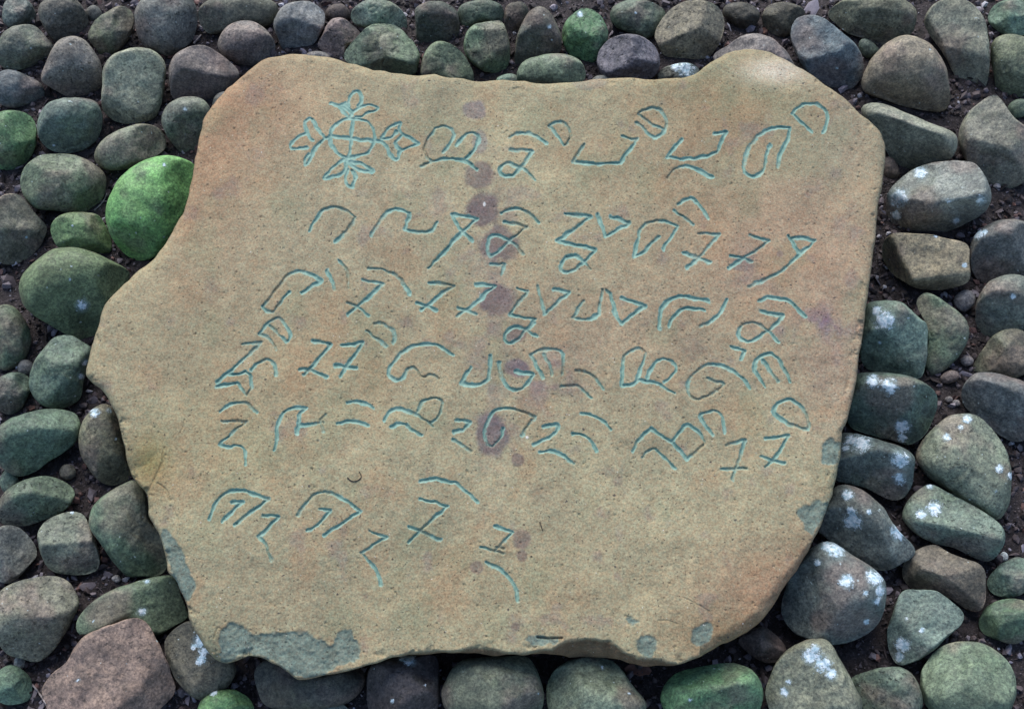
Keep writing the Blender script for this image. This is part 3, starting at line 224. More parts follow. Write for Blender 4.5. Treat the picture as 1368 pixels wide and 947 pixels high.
 ('river_stone', [(489.9,917.9), (494.9,890), (515.2,878.6), (550.7,874.8), (581.1,874.8), (587.4,895.1), (588.7,923), (583.6,948.3), (560.8,963.5), (522.8,963.5), (494.9,950.8)], (70, 64, 66), 0.02, 0.8, 0.45, [(546.9,881.2,8.6), (538,879.4,5.6), (524.1,935.6,3.3), (567.1,914.8,1.8)], [], "dark brown stone with a bluish white smear under the slab's bottom edge"),
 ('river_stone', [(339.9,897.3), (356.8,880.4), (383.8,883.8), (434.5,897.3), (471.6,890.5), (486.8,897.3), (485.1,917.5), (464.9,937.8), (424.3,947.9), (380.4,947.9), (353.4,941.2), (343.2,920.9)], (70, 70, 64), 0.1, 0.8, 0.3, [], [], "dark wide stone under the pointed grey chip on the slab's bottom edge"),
 ('river_stone', [(407.4,951.3), (420.9,939.5), (441.2,937.1), (461.5,942.9), (468.2,958.1), (437.8,968.2), (410.8,964.8)], (118, 126, 118), 0.2, 0.8, 0.3, [], [], 'pale tip of a stone at the bottom edge left of centre'),
 ('river_stone', [(265.2,941.2), (277,926), (290.5,920.2), (314.2,921.6), (331.1,931.1), (339.5,947.9), (324.3,964.8), (290.5,968.2), (266.9,958.1)], (84, 122, 78), 0.75, 0.8, 0.45, [(285.5,924.3,5.4)], [], 'bright mossy stone peeping in at the bottom edge at left'),
 ('river_stone', [(219.6,860.1), (229.7,843.2), (250,829.7), (270.3,833.1), (290.5,856.7), (310.8,880.4), (315.9,897.3), (304.1,917.5), (280.4,931.1), (260.1,932.7), (239.9,914.2), (226.4,887.1)], (86, 84, 74), 0.1, 0.8, 0.45, [(266.9,856.7,10.1), (272,870.2,7.4), (268.6,881.1,8.1), (258.4,863.5,4.7)], [(-0.6, 0.1, 0.75, 0.5)], "brown stone with a crusty white blot beside the slab's lower left corner"),
 ('river_stone', [(55.7,920.9), (67.6,900.6), (87.8,883.8), (108.1,856.7), (135.1,839.8), (162.2,829.7), (185.8,826.3), (202.7,839.8), (216.2,870.2), (233.1,909.1), (233.1,924.3), (219.6,941.2), (189.2,961.5), (128.4,968.2), (81.1,961.5), (60.8,944.6)], (118, 100, 92), 0.1, 0.75, 0.45, [(105.4,908.1,3)], [(-0.75, 0.0, 0.6, 0.55), (0.1, 0.2, 1, 0.45), (0.75, -0.2, 0.6, 0.55)], 'large pinkish tan boulder on the bottom edge at left'),
 ('river_stone', [(101.4,836.5), (108.1,819.6), (125,802.7), (148.6,787.5), (182.4,775.6), (216.2,768.2), (233.1,770.6), (243.2,795.9), (251.7,822.9), (236.5,833.1), (219.6,843.2), (202.7,846.6), (182.4,829.7), (162.2,829.7), (135.1,839.8), (111.5,850)], (84, 102, 84), 0.45, 0.8, 0.35, [(189.2,816.2,6.8), (196.6,776.7,3.7), (125,829,2.4)], [(0.5, -0.1, 0.8, 0.4)], 'low green backed stone with a white spot behind the pinkish boulder'),
 ('river_stone', [(-3.4,795.9), (16.9,779), (47.3,770.6), (74.3,769.6), (91.2,777.3), (103,792.5), (107.4,806.1), (98,826.3), (87.8,846.6), (70.9,870.2), (50.7,883.8), (30.4,878.7), (6.8,870.2), (-10.1,836.5)], (104, 106, 94), 0.22, 0.8, 0.45, [], [(0.1, 0.75, 0.7, 0.6)], 'big smooth grey brown stone on the left edge near the bottom'),
 ('river_stone', [(-3.4,897.3), (13.5,887.8), (27,892.2), (38.9,902.3), (43.2,917.5), (38.9,934.4), (20.3,941.2), (0,937.8), (-8.4,917.5)], (92, 120, 104), 0.45, 0.8, 0.45, [], [], 'small green stone in the bottom left corner'),
 ('river_stone', [(-13.5,728.4), (-3.4,706.4), (15.2,701.3), (33.8,711.5), (47.3,728.4), (49,741.9), (37.2,757.1), (23.6,772.3), (10.1,779), (-6.8,772.3), (-15.2,752)], (98, 102, 100), 0.12, 0.8, 0.45, [], [(0.4, 0.2, 0.85, 0.45)], 'grey stone with a flat facet on the left edge above the big smooth one'),
 ('river_stone', [(50.7,714.8), (57.4,699.6), (74.3,689.5), (94.6,683.4), (111.5,687.8), (121.6,704.7), (130.1,728.4), (133.4,748.6), (128.4,762.1), (108.1,768.2), (84.5,766.2), (65.9,758.8), (54.1,738.5)], (104, 112, 100), 0.3, 0.8, 0.45, [(96.3,683.8,3.4)], [(0, -0.65, 0.75, 0.32), (-0.1, 0.5, 0.85, 0.5)], 'blocky stone with a reddish pit on its left, right of a faceted grey stone'),
 ('river_stone', [(-3.4,677.7), (6.8,657.4), (30.4,642.2), (60.8,635.4), (84.5,642.2), (98,652.3), (99.7,662.5), (91.2,677.7), (74.3,687.8), (47.3,699.6), (27,703), (3.4,699.6)], (90, 108, 92), 0.4, 0.8, 0.45, [], [(0.1, -0.65, 0.75, 0.4)], 'long green lying stone on the left edge beside the bare dark soil'),
 ('river_stone', [(118.2,694.6), (125,674.3), (145.3,657.4), (168.9,643.9), (182.4,642.2), (195.9,660.8), (199.3,694.6), (212.8,711.5), (221.3,738.5), (223,758.8), (209.5,768.9), (185.8,770.6), (168.9,768.9), (152,752), (135.1,728.4), (123.3,711.5)], (82, 104, 84), 0.4, 0.8, 0.45, [], [(0.75, -0.35, 0.5, 0.25)], "large dark green stone leaning under the slab's lower left side"),
 ('river_stone', [(104.7,588.1), (109.8,564.5), (125,545.9), (138.5,539.8), (150.3,544.2), (158.8,564.5), (165.5,591.5), (172.3,615.1), (175.7,635.4), (165.5,643.9), (148.6,648.9), (131.8,642.2), (118.2,625.3), (108.1,608.4)], (106, 106, 86), 0.2, 0.8, 0.45, [(126.7,551.6,7.4), (121.6,547.6,4.1), (145.9,548.6,4.4), (154.7,586.4,2.4)], [], "upright olive brown stone with a white glossy tip touching the slab's left side"),
 ('river_stone', [(-6.8,574.6), (10.1,561.1), (33.8,552.6), (60.8,545.9), (87.8,547.6), (101.4,554.3), (107.4,567.8), (104.7,584.7), (91.2,599.9), (67.6,615.1), (40.5,632), (20.3,635.4), (0,621.9), (-13.5,598.2)], (78, 100, 86), 0.5, 0.8, 0.45, [], [(0.15, -0.65, 0.7, 0.4)], 'wide dark green stone on the left edge with a rough top'),
 ('river_stone', [(3.4,632), (13.5,623.6), (22,630.3), (24.3,645.5), (18.6,657.4), (6.8,659.1), (0,645.5)], (86, 104, 92), 0.3, 0.8, 0.3, [], [], 'small stone at the left edge under the wide dark green one'),
 ('river_stone', [(38.9,506.1), (43.9,485.8), (57.4,465.5), (74.3,450.3), (94.6,448.6), (111.5,457.1), (123.3,465.5), (118.2,489.2), (111.5,509.5), (108.1,529.7), (94.6,541.6), (74.3,545.9), (54.1,539.9), (42.2,526.4)], (88, 108, 98), 0.4, 0.8, 0.45, [(108.1,502.7,5.1), (114.2,484.1,5.1), (99.7,529.1,2)], [], "rounded teal green stone just below the slab's left point"),
 ('river_stone', [(-3.4,509.5), (10.1,498.6), (27,497.6), (38.9,504.4), (42.2,516.2), (33.8,536.5), (23.6,550), (6.8,553.4), (-6.8,536.5)], (74, 92, 82), 0.35, 0.8, 0.45, [], [], 'dark green stone on the left edge beside the teal green one'),
 ('pebble', [(23,492.6), (27,482.4), (37.2,480.7), (45.6,487.5), (44.6,497.6), (35.5,501.7), (27,499.3)], (104, 106, 110), 0.0, 0.8, 0.35, [], [], 'small grey pebble left of the rounded teal green stone'),
 ('river_stone', [(-13.5,421.6), (0,408.1), (16.9,408.8), (30.4,421.6), (39.9,441.9), (41.2,458.8), (33.8,479.1), (20.3,490.9), (3.4,494.3), (-13.5,475.7)], (88, 106, 86), 0.4, 0.8, 0.45, [], [], 'green stone half cut off by the left edge, below the white blotched boulder'),
 ('river_stone', [(25.3,384.5), (30.4,367.6), (47.3,349), (67.6,335.5), (87.8,331.1), (111.5,332.8), (138.5,343.9), (162.2,355.7), (175,367.6), (162.2,387.8), (141.9,408.1), (135.1,431.8), (121.6,453.7), (108.1,457.1), (84.5,445.3), (60.8,431.8), (37.2,414.9), (28.7,401.4)], (96, 114, 82), 0.6, 0.75, 0.45, [(109.8,408.1,9.5), (92.9,372.6,2), (131.1,368.6,2)], [(0.1, -0.6, 0.8, 0.5)], 'largest mossy boulder on the left, with one white blotch'),
 ('river_stone', [(141.9,281.5), (147,261.2), (158.8,239.3), (179.1,222.4), (202.7,210.5), (229.7,207.8), (250,213.9), (261.8,224.1), (256.8,264.6), (243.2,298.4), (223,328.8), (202.7,345.7), (182.4,349.1), (162.2,335.5), (148.6,315.3), (143.6,298.4)], (86, 140, 82), 1.0, 0.7, 0.45, [(219.6,221.4,3)], [], "vivid lime green moss covered stone against the slab's left side"),
 ('river_stone', [(68.2,303.4), (76,289.9), (94.6,283.9), (114.9,283.2), (131.8,288.2), (141.9,303.4), (148.6,322), (149.3,337.2), (135.1,338.9), (108.1,333.9), (81.1,332.2), (70.9,320.3)], (92, 120, 80), 0.6, 0.8, 0.45, [(97,301.8,2)], [], 'small green stone left of the lime green one'),
 ('river_stone', [(26.4,244.3), (32.1,224.1), (50.7,208.9), (74.3,205.5), (101.4,207.8), (125,219), (140.2,232.5), (141.9,247.7), (138.5,262.9), (125,279.8), (101.4,284.2), (74.3,281.5), (47.3,279.8), (32.1,264.6)], (98, 112, 92), 0.4, 0.75, 0.45, [], [], "broad oval grey green stone left of the lime green one's upper end"),
 ('river_stone', [(-13.5,281.5), (0,262.9), (15.2,258.5), (30.4,264.6), (43.9,281.5), (59.1,298.4), (62.5,308.5), (54.1,328.8), (37.2,345.7), (20.3,353.1), (0,349.1), (-16.9,322)], (98, 98, 88), 0.2, 0.8, 0.45, [(35.5,317,2)], [(0.5, -0.55, 0.65, 0.3), (0.5, 0.5, 0.7, 0.4)], 'brownish faceted stone on the left edge below the broad oval stone'),
 ('river_stone', [(-13.5,162.2), (0,150.3), (20.3,147.6), (38.9,153.7), (48,167.2), (49,189.2), (43.9,206.1), (32.1,219.6), (16.9,229.7), (-3.4,223), (-16.9,195.9)], (84, 116, 84), 0.65, 0.8, 0.45, [], [], 'bright green stone on the left edge in the upper half'),
 ('river_stone', [(49.7,165.5), (57.4,145.3), (74.3,133.4), (98,130.7), (118.2,132.4), (130.1,138.5), (136.8,155.4), (135.1,175.7), (125,192.6), (104.7,202.7), (84.5,204.4), (62.5,197.6), (52.4,182.4)], (92, 108, 102), 0.35, 0.8, 0.45, [(72,194.3,2)], [(0, -0.6, 0.8, 0.5)], 'round bluish green stone left of the olive bean stone'),
 ('river_stone', [(125.7,206.1), (135.1,189.2), (155.4,175.7), (182.4,166.2), (202.7,167.2), (216.2,175.7), (222.3,190.9), (216.2,202.7), (195.9,216.2), (168.9,226.4), (145.3,228), (130.1,219.6)], (118, 124, 108), 0.3, 0.8, 0.45, [], [(0.7, 0.1, 0.7, 0.6)], 'smooth olive bean shaped stone under the squarish pale one'),
 ('river_stone', [(216.2,160.5), (223,141.9), (239.9,131.1), (258.4,129.1), (273.6,135.1), (282.1,148.6), (277,168.9), (270.3,192.6), (263.5,212.8), (250,211.1), (233.1,195.9), (221.3,179.1)], (108, 114, 104), 0.25, 0.8, 0.45, [(247.3,146.3,3.4)], [(0.2, -0.6, 0.75, 0.35)], "knobbly grey green stone touching the slab's upper left side"),
 ('river_stone', [(283.8,138.5), (288.9,126.7), (300.7,122.3), (310.8,128.4), (304.1,145.3), (287.2,147)], (126, 132, 128), 0.1, 0.8, 0.4, [], [], "small pale stone half hidden by the slab's upper left edge"),
 ('pebble', [(79.4,628.6), (84.5,621.2), (94.6,620.2), (101.4,627), (99.7,637.1), (89.5,641.5), (81.1,637.1)], (92, 90, 84), 0.1, 0.8, 0.4, [], [], 'round brown pebble on bare soil at left'),
 ('pebble', [(113.2,16.9), (125,6.8), (136.8,16.9), (131.8,27), (121.6,28.7)], (90, 92, 90), 0.1, 0.8, 0.3, [], [], 'tiny grey stone squeezed between stones on the top edge at left'),
 ('pebble', [(148.6,772.3), (153.7,768.2), (159.5,768.9), (161.5,775.6), (155.4,778)], (150, 146, 148), 0.0, 0.8, 0.5, [], [], 'tiny pale pebble on the soil above the low green backed stone'),
 ('pebble', [(18.6,883.8), (23.6,876.3), (32.1,877.7), (34.5,888.8), (25.3,893.2)], (140, 144, 146), 0.0, 0.8, 0.5, [], [], 'pale pebble above the small green stone in the bottom left corner'),
 ('pebble', [(1282.2,482.4), (1288.9,475.7), (1299.1,477.4), (1300.8,484.1), (1290.6,489.2)], (136, 130, 134), 0.0, 0.8, 0.5, [], [], 'pale flat pebble in the gravel strip at right, by the brown rimmed stone'),
 ('pebble', [(1255.2,504.4), (1268.7,494.9), (1280.5,497.6), (1278.8,507.8), (1261.9,512.8)], (116, 112, 116), 0.0, 0.8, 0.5, [], [], 'grey pebble in the gravel above the largest egg stone'),
 ('pebble', [(1272.1,538.2), (1275.4,534.1), (1281.5,535.1), (1282.9,540.5), (1277.1,542.6)], (126, 124, 132), 0.0, 0.8, 0.6, [], [], 'tiny lilac pebble in the gravel beside the largest egg stone'),
 ('pebble', [(1261.9,533.1), (1267,529.1), (1272.7,531.1), (1272.1,535.8), (1265.3,537.2)], (118, 114, 118), 0.0, 0.8, 0.6, [], [], 'tiny flat grey pebble in gravel near the slanting blue grey stone'),
 ('pebble', [(1334.6,743.6), (1339.6,736.8), (1346.4,740.2), (1345.7,747.9), (1337.9,749.3)], (190, 200, 206), 0.0, 0.8, 0.6, [], [], 'bright white pebble right of the long loaf stone')]

# ------------------------------------------------------------------ helpers
def rays(uv):
    """photo coordinates (1368 wide) -> unit view directions"""
    uv = np.asarray(uv, float)
    a = (uv[..., 0]-684)/684*TANX; b = -(uv[..., 1]-473.5)/684*TANX
    d = FWD + a[..., None]*RIGHT + b[..., None]*UP
    return d/np.linalg.norm(d, axis=-1, keepdims=True)

def hit(uv, p0, n, h=0.0):
    d = rays(uv); t = (np.dot(p0-CAM, n)+h)/(d@n)
    return CAM + d*t[..., None]

def lin(c):
    c = np.asarray(c, float)/255
    return np.where(c <= .04045, c/12.92, ((c+.055)/1.055)**2.4)

LAT = rng.random((40, 40, 40))
def vnoise(p):
    p = np.asarray(p, float); i = np.floor(p).astype(int); f = p-i; f = f*f*(3-2*f)
    i0 = i % 40; i1 = (i+1) % 40
    x0, y0, z0 = i0[..., 0], i0[..., 1], i0[..., 2]; x1, y1, z1 = i1[..., 0], i1[..., 1], i1[..., 2]
    fx, fy, fz = f[..., 0], f[..., 1], f[..., 2]
    l = lambda a, b, t: a+(b-a)*t
    return l(l(l(LAT[x0, y0, z0], LAT[x1, y0, z0], fx), l(LAT[x0, y1, z0], LAT[x1, y1, z0], fx), fy),
             l(l(LAT[x0, y0, z1], LAT[x1, y0, z1], fx), l(LAT[x0, y1, z1], LAT[x1, y1, z1], fx), fy), fz)*2-1
def fbm(p, o=4, g=.5):
    s = 0; a = 1; t = 0
    for k in range(o):
        s = s + a*vnoise(p*(2.03**k)+k*7.7); t += a; a *= g
    return s/t
def sstep(a, b, x):
    t = np.clip((x-a)/(b-a), 0, 1); return t*t*(3-2*t)
def xy3(u, v, z=0.0):
    return np.stack([u, v, np.full_like(u, z)], -1)

def catmull(pts, closed, n=8):
    p = np.asarray(pts, float); m = len(p); out = []
    rng_i = range(m) if closed else range(m-1)
    for i in rng_i:
        if closed: a, b, c, d = p[(i-1) % m], p[i], p[(i+1) % m], p[(i+2) % m]
        else: a, b, c, d = p[max(i-1, 0)], p[i], p[i+1], p[min(i+2, m-1)]
        for t in np.linspace(0, 1, n, endpoint=False):
            out.append(.5*((2*b)+(c-a)*t+(2*a-5*b+4*c-d)*t*t+(3*b-a-3*c+d)*t**3))
    if not closed: out.append(p[-1])
    return np.array(out)

def mesh_obj(name, verts, quads, mat, parent=None, tris=None, ngon=None, normals=None, attrs=None):
    me = bpy.data.meshes.new(name)
    quads = np.asarray(quads, np.int32).reshape(-1, 4)
    loops = [quads.ravel()]; tot = [np.full(len(quads), 4, np.int32)]
    if tris is not None and len(tris):
        tris = np.asarray(tris, np.int32).reshape(-1, 3); loops.append(tris.ravel()); tot.append(np.full(len(tris), 3, np.int32))
    if ngon is not None:
        loops.append(np.asarray(ngon, np.int32)); tot.append(np.array([len(ngon)], np.int32))
    loops = np.concatenate(loops); tot = np.concatenate(tot); start = np.concatenate([[0], np.cumsum(tot)[:-1]]).astype(np.int32)
    me.vertices.add(len(verts)); me.vertices.foreach_set('co', np.asarray(verts, np.float32).ravel())
    me.loops.add(len(loops)); me.loops.foreach_set('vertex_index', loops)
    me.polygons.add(len(tot)); me.polygons.foreach_set('loop_start', start); me.polygons.foreach_set('loop_total', tot)
    me.update(calc_edges=True)
    for k, a in (attrs or {}).items():
        a = np.asarray(a, np.float32)
        if a.ndim == 2:
            at = me.attributes.new(k, 'FLOAT_COLOR', 'POINT')
            at.data.foreach_set('color', np.concatenate([a, np.ones((len(a), 1), np.float32)], 1).ravel())
        else:
            at = me.attributes.new(k, 'FLOAT', 'POINT'); at.data.foreach_set('value', a)
    me.validate(); me.shade_smooth()
    if normals is not None:
        me.normals_split_custom_set_from_vertices([tuple(x) for x in normals])
    me.materials.append(mat)
    o = bpy.data.objects.new(name, me); COL.objects.link(o)
    if parent is not None: o.parent = parent
    return o

def tag(o, label=None, cat=None, group=None, kind=None):
    for k, v in (('label', label), ('category', cat), ('group', group), ('kind', kind)):
        if v: o[k] = v
    return o

# ------------------------------------------------------------------ materials
def new_mat(name):
    m = bpy.data.materials.new(name); m.use_nodes = True
    nt = m.node_tree; b = nt.nodes['Principled BSDF']
    def N(t, **kw):
        n = nt.nodes.new(t)
        for k, v in kw.items(): setattr(n, k, v)
        return n
    tc = N('ShaderNodeTexCoord')
    def noise(scale, detail=4, rough=.6):
        n = N('ShaderNodeTexNoise'); n.inputs['Scale'].default_value = scale
        n.inputs['Detail'].default_value = detail; n.inputs['Roughness'].default_value = rough
        nt.links.new(tc.outputs['Object'], n.inputs['Vector']); return n.outputs['Fac']
    def ramp(x, a, b_, lo=0, hi=1):
        n = N('ShaderNodeMapRange'); n.interpolation_type = 'SMOOTHSTEP'; nt.links.new(x, n.inputs[0])
        for i, v in enumerate((a, b_, lo, hi)): n.inputs[i+1].default_value = v
        return n.outputs[0]
    def mix(f, a, c, mode='MIX'):
        n = N('ShaderNodeMix', data_type='RGBA', blend_type=mode)
        for s, v in ((n.inputs[0], f), (n.inputs[6], a), (n.inputs[7], c)):
            if hasattr(v, 'is_linked'): nt.links.new(v, s)
            elif isinstance(v, (int, float)): s.default_value = v
            else: s.default_value = (*v, 1)
        return n.outputs[2]
    def math_(op, a, c):
        n = N('ShaderNodeMath', operation=op)
        for s, v in zip(n.inputs, (a, c)):
            if hasattr(v, 'is_linked'): nt.links.new(v, s)
            else: s.default_value = v
        return n.outputs[0]
    def attr(name):
        n = N('ShaderNodeAttribute'); n.attribute_name = name; return n
    def bump(h, strength, dist, prev=None):
        n = N('ShaderNodeBump'); n.inputs['Strength'].default_value = strength; n.inputs['Distance'].default_value = dist
        nt.links.new(h, n.inputs['Height'])
        if prev is not None: nt.links.new(prev, n.inputs['Normal'])
        return n.outputs[0]
    return m, nt, b, noise, ramp, mix, math_, attr, bump

def stone_material():
    m, nt, b, noise, ramp, mix, M, attr, bump = new_mat('cobble_stone')
    c = attr('tint').outputs['Color']
    c = mix(1.0, c, mix(ramp(noise(240, 4, .8), .3, .7), (.50, .50, .52), (1.5, 1.5, 1.46)), 'MULTIPLY')
    c = mix(1.0, c, mix(ramp(noise(90, 4, .7), .32, .68), (.68, .70, .72), (1.30, 1.28, 1.22)), 'MULTIPLY')
    c = mix(ramp(noise(55, 5, .7), .52, .72, 0, .5), c, mix(1.0, c, (.62, .66, .68), 'MULTIPLY'))
    pits = M('MULTIPLY', ramp(noise(110, 3, .6), .60, .68), attr('pitted').outputs['Fac'])
    c = mix(M('MULTIPLY', pits, .8), c, (.012, .014, .011))
    c = mix(ramp(noise(120, 1), .765, .79, 0, .9), c, (.42, .5, .5))                 # lichen flecks
    wh = attr('white').outputs['Fac']
    f = M('ADD', wh, M('MULTIPLY', M('SUBTRACT', noise(105, 8, .85), .5), 3.6))
    film = ramp(M('ADD', wh, M('MULTIPLY', M('SUBTRACT', noise(45, 5, .7), .5), 1.6)), .15, 1.0, 0, .55)
    c = mix(film, c, (.20, .29, .31))
    crust = ramp(f, .60, .78)
    c = mix(crust, c, mix(ramp(noise(150, 4), .35, .65), (.36, .52, .60), (.80, .88, .93)))
    nt.links.new(c, b.inputs['Base Color'])
    r = N_r = ramp(noise(40, 3), .3, .7, .5, .78)
    nt.links.new(r, b.inputs['Roughness']); b.inputs['Specular IOR Level'].default_value = .42
    n = bump(noise(34, 5, .6), .5, .006)
    n = bump(noise(150, 4, .65), .55, .0022, n)
    n = bump(crust, .35, .0015, n)
    n = bump(M('SUBTRACT', 1.0, pits), .8, .003, n)
    nt.links.new(n, b.inputs['Normal'])
    return m

def slab_material():
    m, nt, b, noise, ramp, mix, M, attr, bump = new_mat('sandstone')
    c = attr('tint').outputs['Color']
    c = mix(1.0, c, mix(ramp(noise(300, 3, .7), .3, .7), (.74, .72, .71), (1.24, 1.24, 1.22)), 'MULTIPLY')
    c = mix(1.0, c, mix(ramp(noise(170, 3, .7), .35, .65), (1.06, .97, .92), (.95, 1.02, 1.02)), 'MULTIPLY')
    c = mix(1.0, c, mix(ramp(noise(60, 5, .7), .35, .65), (.93, .92, .90), (1.07, 1.08, 1.07)), 'MULTIPLY')
    c = mix(ramp(noise(200, 2, .5), .665, .73, 0, .85), c, (.055, .045, .036))        # dark grains
    c = mix(ramp(noise(230, 1), .76, .8, 0, .75), c, (.6, .58, .52))                 # pale grains
    c = mix(ramp(noise(95, 1), .765, .79, 0, .8), c, (.045, .04, .045))
    p = attr('paint').outputs['Fac']
    pf = ramp(M('ADD', p, M('MULTIPLY', M('SUBTRACT', noise(210, 4), .5), .9)), .25, .85, 0, .92)
    pc = mix(ramp(noise(80, 3), .3, .7), PAINT_A, PAINT_B)
    c = mix(pf, c, pc)
    nt.links.new(c, b.inputs['Base Color'])
    b.inputs['Roughness'].default_value = .86; b.inputs['Specular IOR Level'].default_value = .25
    n = bump(noise(60, 5, .6), .3, .003)
    n = bump(noise(330, 4, .7), .6, .0014, n)
    nt.links.new(n, b.inputs['Normal'])
    return m

def soil_material():
    m, nt, b, noise, ramp, mix, M, attr, bump = new_mat('dark_soil')
    c = mix(ramp(noise(45, 6, .7), .3, .7), (.014, .011, .012), (.062, .049, .050))
    c = mix(ramp(noise(160, 4, .75), .52, .66, 0, .8), c, (.13, .105, .112))
    c = mix(ramp(noise(230, 2), .68, .74, 0, .8), c, (.26, .235, .25))
    nt.links.new(c, b.inputs['Base Color']); b.inputs['Roughness'].default_value = .9
    n = bump(noise(60, 6, .7), .9, .012); n = bump(noise(260, 3, .7), .8, .004, n)
    nt.links.new(n, b.inputs['Normal']); return m

def plain_material(name, col, rough=.8, var=.3, scale=90):
    m, nt, b, noise, ramp, mix, M, attr, bump = new_mat(name)
    col = np.array(col)
    c = mix(ramp(noise(scale, 4), .3, .7), tuple(col*(1-var)), tuple(col*(1+var)))
    nt.links.new(c, b.inputs['Base Color']); b.inputs['Roughness'].default_value = rough
    nt.links.new(bump(noise(scale*3, 3), .4, .001), b.inputs['Normal']); return m

def gravel_material():
    m, nt, b, noise, ramp, mix, M, attr, bump = new_mat('grit')
    c = mix(1.0, attr('tint').outputs['Color'], mix(noise(300, 2), (.5, .5, .5), (1.5, 1.5, 1.5)), 'MULTIPLY')
    nt.links.new(c, b.inputs['Base Color']); b.inputs['Roughness'].default_value = .7; return m

MAT_STONE = stone_material(); MAT_SLAB = slab_material(); MAT_SOIL = soil_material(); MAT_GRIT = gravel_material()

# ------------------------------------------------------------------ ground
def build_ground():
    a = np.concatenate([np.linspace(-9, -1.5, 16)[:-1], np.linspace(-1.5, 1.5, 221), np.linspace(1.5, 9, 16)[1:]])
    X, Y = np.meshgrid(a, a, indexing='ij'); n = len(a)
    Z = .010*fbm(np.stack([X*9, Y*9, X*0], -1), 5)
    idx = np.arange(n*n).reshape(n, n)
    q = np.stack([idx[:-1, :-1], idx[1:, :-1], idx[1:, 1:], idx[:-1, 1:]], -1).reshape(-1, 4)
    o = mesh_obj('ground', np.stack([X, Y, Z], -1).reshape(-1, 3), q, MAT_SOIL)
    tag(o, 'dark brown soil between the cobble stones', 'ground', kind='structure')
build_ground()
def ground_z(x, y):
    return .010*fbm(np.stack([np.asarray(x)*9, np.asarray(y)*9, np.asarray(x)*0], -1), 5)

# ------------------------------------------------------------------ the carved slab
SL_N = np.array([0, -math.sin(math.radians(3)), math.cos(math.radians(3))])
SL_P = np.array([0, 0, .165])
MM = 1.3e-3                                    # metres per photo unit on the slab
FINE = 1.0

def seg_dist(P, poly, closed=False):
    a = poly if closed else poly[:-1]; b = np.roll(poly, -1, 0) if closed else poly[1:]
    best = np.full(len(P), 1e9)
    for i in range(len(a)):
        ab = b[i]-a[i]; L = max(ab@ab, 1e-9)
        t = np.clip(((P-a[i])@ab)/L, 0, 1)
        d = np.hypot(P[:, 0]-a[i, 0]-t*ab[0], P[:, 1]-a[i, 1]-t*ab[1])
        np.minimum(best, d, out=best)
    return best
def inside(P, poly):
    c = np.zeros(len(P), bool); x, y = P[:, 0], P[:, 1]; n = len(poly)
    for i in range(n):
        x1, y1 = poly[i]; x2, y2 = poly[(i+1) % n]
        if y1 == y2: continue
        k = (y1 > y) != (y2 > y)
        c ^= k & (x < (x2-x1)*(y-y1)/(y2-y1)+x1)
    return c

